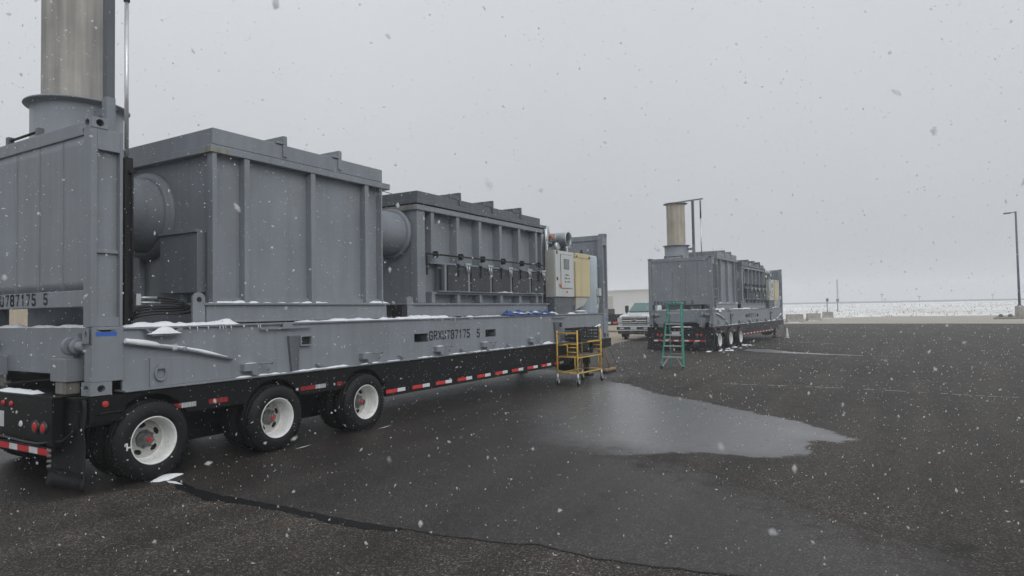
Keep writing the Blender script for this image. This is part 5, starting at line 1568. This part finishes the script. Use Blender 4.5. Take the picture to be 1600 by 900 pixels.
    # rack of tool boxes and lamps over the bed
    rk = t.part('headache_rack', MB().tube([q(3.8, -.8, 1.38), q(3.8, -.8, 2.12), q(3.8, .8, 2.12), q(3.8, .8, 1.38)], 0.03, 8).tube([q(3.8, -.8, 1.8), q(3.8, .8, 1.8)], 0.025, 8), 'truck')
    for y, z, w_ in ((0.42, 2.02, .06), (0.30, 2.16, .10), (0.12, 2.28, .07), (0.10, 2.12, .05), (-0.06, 2.20, .12), (-0.14, 2.06, .07), (-0.32, 2.14, .08), (0.52, 1.92, .05)):
        t.part('work_lamp', bx(3.72, 3.86, y - w_ / 2, y + w_ / 2, z - 0.045, z + 0.045 + (0.08 if w_ < .06 else 0)), 'lamp_green', parent=rk, bev=0.01)
    t.part('rack_post', MB().tube([q(4.2, 0.78, 1.38), q(4.2, 0.78, 2.2)], 0.04, 8), 'jug', parent=rk)
    t.part('snow_cap', (lambda m_: (snow_bank(m_, q(2.15, 0, 0)[0], q(3.4, 0, 0)[0], cy - .62, cy + .62, q(0, 0, 2.0)[2] - .012, 0.06, 77, step=0.08, cover=0), m_)[1])(MB()), 'snow')
truck()

# black flatbed parked behind
def flatbed():
    t = Thing('flatbed_trailer', (40.0, 10.5, 0.016), 'black flatbed trailer with red and white tape parked behind the white truck', 'trailer')
    u = Vector((0.514, -0.858, 0)); f = Vector((0.858, 0.514, 0)); o0 = Vector((39.2, 10.45, 0.016))
    def slab(a0, a1, d0, d1, z0, z1):
        vs = [o0 + u * a + f * d + Vector((0, 0, z)) for z in (z0, z1) for a, d in ((a0, d0), (a1, d0), (a1, d1), (a0, d1))]
        return MB().add(vs, [(0, 3, 2, 1), (4, 5, 6, 7), (0, 1, 5, 4), (1, 2, 6, 5), (2, 3, 7, 6), (3, 0, 4, 7)])
    t.part('bed', slab(-7, 1.3, 0, 2.4, 0.78, 1.20), 'black', bev=0.01)
    t.part('skirt', slab(-7, 1.3, 0.1, 0.2, 0.45, 0.779), 'black')
    t.part('cargo_box', slab(-2.4, -0.3, 0.2, 1.6, 1.201, 1.58), 'door', bev=0.02)
    t.part('cargo_box', slab(-5.4, -3.2, 0.2, 1.6, 1.201, 1.5), 'door', bev=0.02)
    t.part('stake', slab(0.5, 0.62, 0.3, 0.5, 1.201, 1.55), 'door')
    for i in range(22):
        x_ = -6.4 + i * .35
        t.part('red_tape' if i % 2 else 'white_tape', slab(x_, x_ + (0.31 if i % 2 else 0.2), 0.094, 0.099, 0.56, 0.70), 'tape_red' if i % 2 else 'tape_white')
    for a in (-5.6, -4.7):
        c = o0 + u * a + f * 0.35 + Vector((0, 0, 0.40))
        w = MB().lathe([(0.0, -.1), (0.22, -.1), (0.36, -.11), (0.40, -.07), (0.40, .07), (0.36, .11), (0.0, .1)], (0, 0, 0), 'y', 26)
        ang = math.atan2(u.y, u.x)
        w.v = [(c.x + x * math.cos(ang) - y * math.sin(ang), c.y + x * math.sin(ang) + y * math.cos(ang), c.z + z) for x, y, z in w.v]
        t.part('wheel', w, 'rubber')
    t.part('stand', slab(0.7, 0.85, 0.3, 0.45, 0.0, 0.449), 'black')
flatbed()

# warehouse
def warehouse():
    t = Thing('warehouse', (100, 30, 0), 'long low cream metal warehouse in the distance behind the white truck', 'building')
    A, B = Vector((104.0, 75.0, 0)), Vector((92.6, 20.0, 0))
    d = (B - A).normalized(); n = Vector((d.y, -d.x, 0))
    if n.dot(CAM - A) < 0: n = -n
    Lw = (B - A).length
    def slab(a0, a1, f0, f1, z0, z1):
        vs = [A + d * a - n * f + Vector((0, 0, z)) for z in (z0, z1) for a, f in ((a0, f0), (a1, f0), (a1, f1), (a0, f1))]
        return MB().add(vs, [(0, 3, 2, 1), (4, 5, 6, 7), (0, 1, 5, 4), (1, 2, 6, 5), (2, 3, 7, 6), (3, 0, 4, 7)])
    wall = t.part('wall', slab(0, Lw, 0, 24, 0, 4.45), 'siding')
    z = 0.05
    for k in range(9):
        t.part('siding_panel', slab(0, Lw, -0.04, -0.001, 0.05 + k * 0.48, 0.05 + k * 0.48 + 0.465), 'siding', parent=wall)
    rf = MB()
    vs = [A + d * a - n * f + Vector((0, 0, z)) for a in (-0.3, Lw + 0.3) for f, z in ((-0.35, 4.40), (12, 4.50), (24.3, 4.40), (24.3, 4.55), (12, 4.66), (-0.35, 4.55))]
    rf.add(vs, [(0, 1, 2, 3, 4, 5), (6, 7, 8, 9, 10, 11)] + [(i, (i + 1) % 6, 6 + (i + 1) % 6, 6 + i) for i in range(6)])
    t.part('roof', rf, 'siding')
    for a in (10, 24, 38):
        dr = t.part('roller_door', slab(a, a + 4, -0.09, -0.0405, 0.03, 3.6), 'cab_side')
warehouse()

# tan shed seen through the gaps of the near unit
def shed():
    t = Thing('storage_shed', (25, 46, 0), 'low tan metal shed glimpsed under the rear wall of the near unit', 'building')
    A, B = Vector((-6.0, 56.0, 0)), Vector((52.0, 36.5, 0))
    d = (B - A).normalized(); n = Vector((-d.y, d.x, 0)); Lw = (B - A).length
    def slab(a0, a1, f0, f1, z0, z1):
        vs = [A + d * a + n * f + Vector((0, 0, z)) for z in (z0, z1) for a, f in ((a0, f0), (a1, f0), (a1, f1), (a0, f1))]
        return MB().add(vs, [(0, 3, 2, 1), (4, 5, 6, 7), (0, 1, 5, 4), (1, 2, 6, 5), (2, 3, 7, 6), (3, 0, 4, 7)])
    w = t.part('wall', slab(0, Lw, 0, 10, 0, 2.9), 'tan_wall')
    for k in range(int(Lw / 1.2)):
        t.part('wall_rib', slab(k * 1.2, k * 1.2 + 0.08, -0.05, -0.001, 0.05, 2.88), 'tan_wall', parent=w)
    t.part('roof', slab(-.3, Lw + .3, -0.3, 10.3, 2.901, 3.02), 'cab')
M['tan_wall'] = mat_paint('tan_metal_wall', (0.42, 0.36, 0.27), 0.7, 0.08, 0.1, scale=0.3, bump=0)
shed()

# concrete barriers
for i, ((x, y, r_, ln), lab) in enumerate(zip(((65.2, 3.0, 0.0, 1.62), (71.5, 2.05, 0.25, 1.6), (85.6, 2.05, -0.25, 1.2)),
        ('pale concrete barrier block nearest to the far trailer', 'tilted concrete barrier block in the middle of the row of three', 'concrete barrier block below the road sign'))):
    t = Thing('concrete_barrier', (x, y, 0), lab, 'barrier', 'concrete barriers at the yard edge')
    prof = [(-0.30, 0.012), (0.30, 0.012), (0.28, 0.10), (0.14, 0.30), (0.09, 0.78), (-0.09, 0.78), (-0.14, 0.30), (-0.28, 0.10)]
    mb = MB().prism(prof, 'x', -ln / 2, ln / 2)
    ang = -1.03 + r_
    mb.v = [(x + a * math.cos(ang) - b_ * math.sin(ang), y + a * math.sin(ang) + b_ * math.cos(ang), z + (0.0)) for a, b_, z in mb.v]
    o = t.part('block', mb, 'concrete_block', bev=0.02)
    sn = MB(); snow_bank(sn, x - 0.9, x - 0.35, y - 0.7, y + 0.5, 0.014, 0.07, 60 + i, step=0.12, cover=0.2)
    t.part('snow_drift', sn, 'snow')

# street lamp on a concrete pedestal
t = Thing('street_lamp', (78.15, -15.72, 0), 'tall blue grey street lamp on a concrete pedestal at the right edge', 'street lamp')
lx, ly = 78.15, -15.75
t.part('pedestal', MB().lathe([(0.0, 1.20), (0.36, 1.20), (0.40, 1.16), (0.40, -0.1)], (lx, ly, 0), 'z', 24), 'concrete_block')
pl = t.part('pole', MB().tube([(lx, ly, 1.20), (lx, ly, 5), (lx, ly, 10.5)], [0.115, 0.10, 0.085], 12), 'pole')
t.part('base_plate', MB().lathe([(0.0, 1.30), (0.17, 1.29), (0.2, 1.201), (0.0, 1.201)], (lx, ly, 0), 'z', 16), 'pole', parent=pl)
av = Vector((-0.514, 0.858, 0))
arm = t.part('arm', MB().bar(Vector((lx, ly, 10.42)), Vector((lx, ly, 10.40)) + av * 0.55, 0.08, 0.10), 'pole')
hp = Vector((lx, ly, 10.36)) + av * 0.5
t.part('lamp_head', MB().bar(hp, hp + av * 0.62 + Vector((0, 0, -0.05)), 0.34, 0.15), 'pole', parent=arm, bev=0.03)
isl = MB().prism([(lx + a, ly + b_) for a, b_ in ((-5.5, 2.6), (-4.5, -1.0), (-2, -6), (4, -8), (7, -2), (3.5, 1.6))], 'z', 0.0, 0.14)
tag(link('traffic_island', isl.mesh('traffic_island'), 'ply'), 'kerbed brown island under the street lamp', 'kerb', kind='structure')
for i, (a, b_) in enumerate(((-1.2, 0.9), (-0.8, 1.6))):
    rk = MB().lathe([(0.0, 0.30), (0.13, 0.26), (0.2, 0.14), (0.17, 0.0)], (lx + a, ly + b_, 0.14), 'z', 7, smooth=False)
    tag(link('boulder', rk.mesh('boulder'), 'post'), ('dark boulder touching the lamp pedestal', 'small dark boulder farther left of the lamp pedestal')[i], 'boulder', 'boulders by the lamp')

# road sign, far posts and mast
def post_thing(name, x, y, z0, z1, r_, label, cat, head=None, group=None):
    t = Thing(name, (x, y, z0), label, cat, group)
    t.part('post', MB().tube([(x, y, z0), (x, y, z1)], r_, 8), 'post')
    if head:
        w, h0, h1 = head
        a = Vector((0.514, -0.858, 0)) * w / 2; f = Vector((0.858, 0.514, 0)) * 0.03
        c0 = Vector((x, y, h0)) - f * 1.6; c1 = Vector((x, y, h1)) - f * 1.6
        vs = [c0 - a, c0 + a, c1 + a, c1 - a, c0 - a - f, c0 + a - f, c1 + a - f, c1 - a - f]
        t.part('sign_board', MB().add(vs, [(0, 1, 2, 3), (7, 6, 5, 4), (0, 4, 5, 1), (1, 5, 6, 2), (2, 6, 7, 3), (3, 7, 4, 0)]), 'post')
    return t
post_thing('road_sign', 90.4, 2.55, -0.05, 2.45, 0.05, 'small dark road sign on a thin post behind the barriers', 'sign', (0.32, 2.05, 2.45))
post_thing('field_marker', 150, 6.3, 0.2, 2.8, 0.09, 'faint small box on a post just right of the road sign', 'sign', (0.6, 2.25, 2.85))
mast = post_thing('radio_mast', 385, 25.7, 2.2, 15.0, 0.45, 'faint tall thin mast on the horizon right of the sign', 'mast')
for i, (x, y, h, lab) in enumerate(((330, 3.6, 6.0, 'faint grey utility pole farthest left on the horizon'), (345, -10.5, 5.0, 'faint grey utility pole near the middle of the horizon'),
                                   (360, -38.6, 5.2, 'faint grey utility pole between the middle pole and the lamp'), (380, -66, 5.0, 'faint grey utility pole just left of the street lamp'))):
    post_thing('utility_pole', x, y, 2.2, h, 0.12, lab, 'pole', (1.3, h - 0.5, h), 'utility poles on the horizon')

# a dark low bank along the horizon
bank = MB()
for k in range(60):
    th0, th1 = -0.6 + k * 0.02, -0.6 + (k + 1) * 0.02 - 0.0004
    vs = []
    for r_, z in ((392, 2.2), (392, 3.22 + 0.12 * noise.noise((k * .4, 1, 1))), (400, 3.3), (400, 2.2)):
        for th in (th0, th1):
            vs.append((20 + r_ * math.cos(th), r_ * math.sin(th), z))
    bank.add(vs, [(0, 1, 3, 2), (2, 3, 5, 4), (4, 5, 7, 6)])
tag(link('far_bank', bank.mesh('far_bank'), mat_plain('far_scrub', (0.05, 0.048, 0.04), 0.9)), 'dark low bank along the horizon', 'bank', kind='structure')

# ------------------------------------------------------------------ dry grass in the snowy field
def tufts():
    r = random.Random(21); vs, fs = [], []
    for k in range(9000):
        d = r.uniform(98, 330) ; 
        th = r.uniform(-0.75, 1.5)
        x = 0 + d * math.cos(th); y = d * math.sin(th)
        if 40 < y < 80 and x < 125: continue
        if 18 < y <= 90 and x < 100: continue
        dd = max(0, math.hypot(x - 20, y) - 90)
        z = -0.14 + 3.2 * min(1, dd / 380) ** 1.2
        s = r.uniform(0.06, 0.20) * (1 + d / 400)
        o = len(vs)
        for j in range(4):
            a = r.uniform(0, 6.28); w = s * 0.35
            vs += [(x - w * math.sin(a), y + w * math.cos(a), z), (x + w * math.sin(a), y - w * math.cos(a), z), (x + r.uniform(-w, w), y + r.uniform(-w, w), z + s)]
            fs.append((o + 3 * j, o + 3 * j + 1, o + 3 * j + 2))
    me = bpy.data.meshes.new('dry_grass'); me.from_pydata(vs, [], fs)
    o = link('dry_grass', me, mat_plain('dry_grass', (0.20, 0.165, 0.11), 0.9))
    tag(o, 'sparse dry grass tufts poking through the snowy field', 'grass', kind='stuff')
tufts()

# ------------------------------------------------------------------ snow lying on the asphalt
sg = MB()
def ground_snow(poly, h, seed):
    cx = sum(p[0] for p in poly) / len(poly); cy = sum(p[1] for p in poly) / len(poly)
    n = len(poly); vs = [(cx, cy, h)]; fs = []
    for kk, s in enumerate((0.55, 0.85, 1.0)):
        for i, (x, y) in enumerate(poly):
            jit = 1 + 0.06 * noise.noise((x * 9, y * 9, seed + kk))
            vs.append((cx + (x - cx) * s * jit, cy + (y - cy) * s * jit, (h * 0.8, h * 0.4, 0.003)[kk]))
    for i in range(n):
        j_ = (i + 1) % n
        fs.append((0, 1 + i, 1 + j_))
        for kk in range(2):
            fs.append((1 + kk * n + i, 1 + (kk + 1) * n + i, 1 + (kk + 1) * n + j_, 1 + kk * n + j_))
    sg.add(vs, fs, True)
def ragged(poly, n, amp, seed):
    out = []
    for i, (x0, y0) in enumerate(poly):
        x1, y1 = poly[(i + 1) % len(poly)]
        for k in range(n):
            x, y = x0 + (x1 - x0) * k / n, y0 + (y1 - y0) * k / n
            a = 0 if k == 0 else amp
            out.append((x + a * noise.noise((x * 40, y * 40, seed)), y + a * noise.noise((x * 40, y * 40, seed + 9))))
    return out
ground_snow(ragged([(.486, -.117), (.63, -.004), (.722, .030), (.80, -.01), (.855, -.084), (.708, -.156), (.635, -.199), (.538, -.178)], 4, 0.02, 1.0), 0.032, 1)
ground_snow(ragged([(.60, -.20), (.625, -.30), (.60, -.42), (.588, -.50), (.575, -.40), (.57, -.28)], 3, 0.01, 2.0), 0.014, 5)
ground_snow([(2.20, -.15), (2.32, -.158), (2.44, -.135), (2.50, -.12), (2.42, -.125), (2.3, -.145)], 0.006, 2)
ground_snow([(3.66, -.12), (3.80, -.13), (3.92, -.11), (4.0, -.09), (3.9, -.095), (3.78, -.115)], 0.006, 3)
rs = random.Random(4)
for k in range(20, 52):
    # crumbs of snow round both rigs' wheels
    if k < 20: x, y = rs.uniform(-.3, 12.5), rs.uniform(-.7, .2)
    else:
        x, y, _ = T2((rs.uniform(-.4, 5.0), rs.uniform(-.45, .15), 0))
    s = rs.uniform(0.02, 0.07) * (1 if k < 20 else 2.2)
    ground_snow([(x + s * rs.uniform(.6, 1.2) * math.cos(a), y + s * .7 * rs.uniform(.6, 1.2) * math.sin(a)) for a in [q_ * math.pi / 4 for q_ in range(8)]], s * 0.3, k)
sgo = link('ground_snow', sg.mesh('ground_snow'), 'snow')
tag(sgo, 'small scraps of snow on the asphalt around the trailer wheels', 'snow', kind='stuff')

# ------------------------------------------------------------------ falling snow through the whole place
def falling_snow():
    rng = np.random.default_rng(12)
    lo = np.array([-6.5, -13.0, 0.02]); hi = np.array([15.0, 8.0, 7.5])
    n = 190000
    c = rng.uniform(lo, hi, (n, 3))
    d = np.linalg.norm(c - np.array(CAM), axis=1)
    c = c[d > 0.38]
    n = len(c)
    octa = np.array([(1, 0, 0), (-1, 0, 0), (0, 1, 0), (0, -1, 0), (0, 0, 1), (0, 0, -1)], float)
    tri = np.array([(0, 2, 4), (2, 1, 4), (1, 3, 4), (3, 0, 4), (2, 0, 5), (1, 2, 5), (3, 1, 5), (0, 3, 5)])
    r = np.exp(rng.normal(math.log(0.0024), 0.45, n)).clip(0.0008, 0.0046)
    sc_ = np.stack([r * rng.uniform(.7, 1.3, n), r * rng.uniform(.7, 1.3, n), r * rng.uniform(.8, 2.4, n)], -1)
    # a random turn per flake
    ax = rng.normal(size=(n, 3)); ax /= np.linalg.norm(ax, axis=1)[:, None]
    an = rng.uniform(0, math.pi, n)
    P = octa[None] * sc_[:, None] * rng.uniform(0.55, 1.35, (n, 6, 1))
    k = ax[:, None, :]; co = np.cos(an)[:, None, None]; si = np.sin(an)[:, None, None]
    P = P * co + np.cross(np.broadcast_to(k, P.shape), P) * si + k * (np.sum(k * P, -1, keepdims=True)) * (1 - co)
    V = (c[:, None] + P).reshape(-1, 3)
    T = (tri[None] + 6 * np.arange(n)[:, None, None]).reshape(-1, 3)
    me = bpy.data.meshes.new('falling_snow')
    me.vertices.add(len(V)); me.vertices.foreach_set('co', V.astype('f').ravel())
    me.loops.add(T.size); me.loops.foreach_set('vertex_index', T.astype('i').ravel())
    me.polygons.add(len(T)); me.polygons.foreach_set('loop_start', np.arange(0, T.size, 3, dtype='i'))
    me.polygons.foreach_set('use_smooth', np.ones(len(T), bool))
    me.update(calc_edges=True)
    m, nt, b_ = new_mat('snowflake')
    b_.inputs['Base Color'].default_value = (0.86, 0.88, 0.90, 1)
    b_.inputs['Roughness'].default_value = 0.8
    # thin ice crystals let about half of the light through
    tr = nd(nt, 'ShaderNodeBsdfTranslucent'); tr.inputs['Color'].default_value = (0.97, 0.98, 0.99, 1)
    mxs = nd(nt, 'ShaderNodeMixShader'); mxs.inputs[0].default_value = 0.8
    nt.links.new(b_.outputs[0], mxs.inputs[1]); nt.links.new(tr.outputs[0], mxs.inputs[2])
    tp = nd(nt, 'ShaderNodeBsdfTransparent')
    mx2 = nd(nt, 'ShaderNodeMixShader'); mx2.inputs[0].default_value = 0.36
    nt.links.new(mxs.outputs[0], mx2.inputs[1]); nt.links.new(tp.outputs[0], mx2.inputs[2])
    nt.links.new(mx2.outputs[0], nt.nodes['Material Output'].inputs['Surface'])
    o = link('falling_snow', me, m)
    tag(o, 'light snow flakes drifting down everywhere in the air', 'snow', kind='stuff')
falling_snow()

# ------------------------------------------------------------------ the snowy air
hz = MB().box(-490, 530, -510, 510, -1.2, 16.5)
haze = link('haze', hz.mesh('haze'))
m = bpy.data.materials.new('snowy_air'); m.use_nodes = True
m.node_tree.nodes.clear()
ho = m.node_tree.nodes.new('ShaderNodeOutputMaterial')
hv = m.node_tree.nodes.new('ShaderNodeVolumePrincipled')
hv.inputs['Color'].default_value = (0.93, 0.95, 0.98, 1)
hv.inputs['Density'].default_value = 0.0023
m.node_tree.links.new(hv.outputs['Volume'], ho.inputs['Volume'])
haze.data.materials.append(m)
tag(haze, 'pale snowy air that fades the distance', 'haze', kind='stuff')
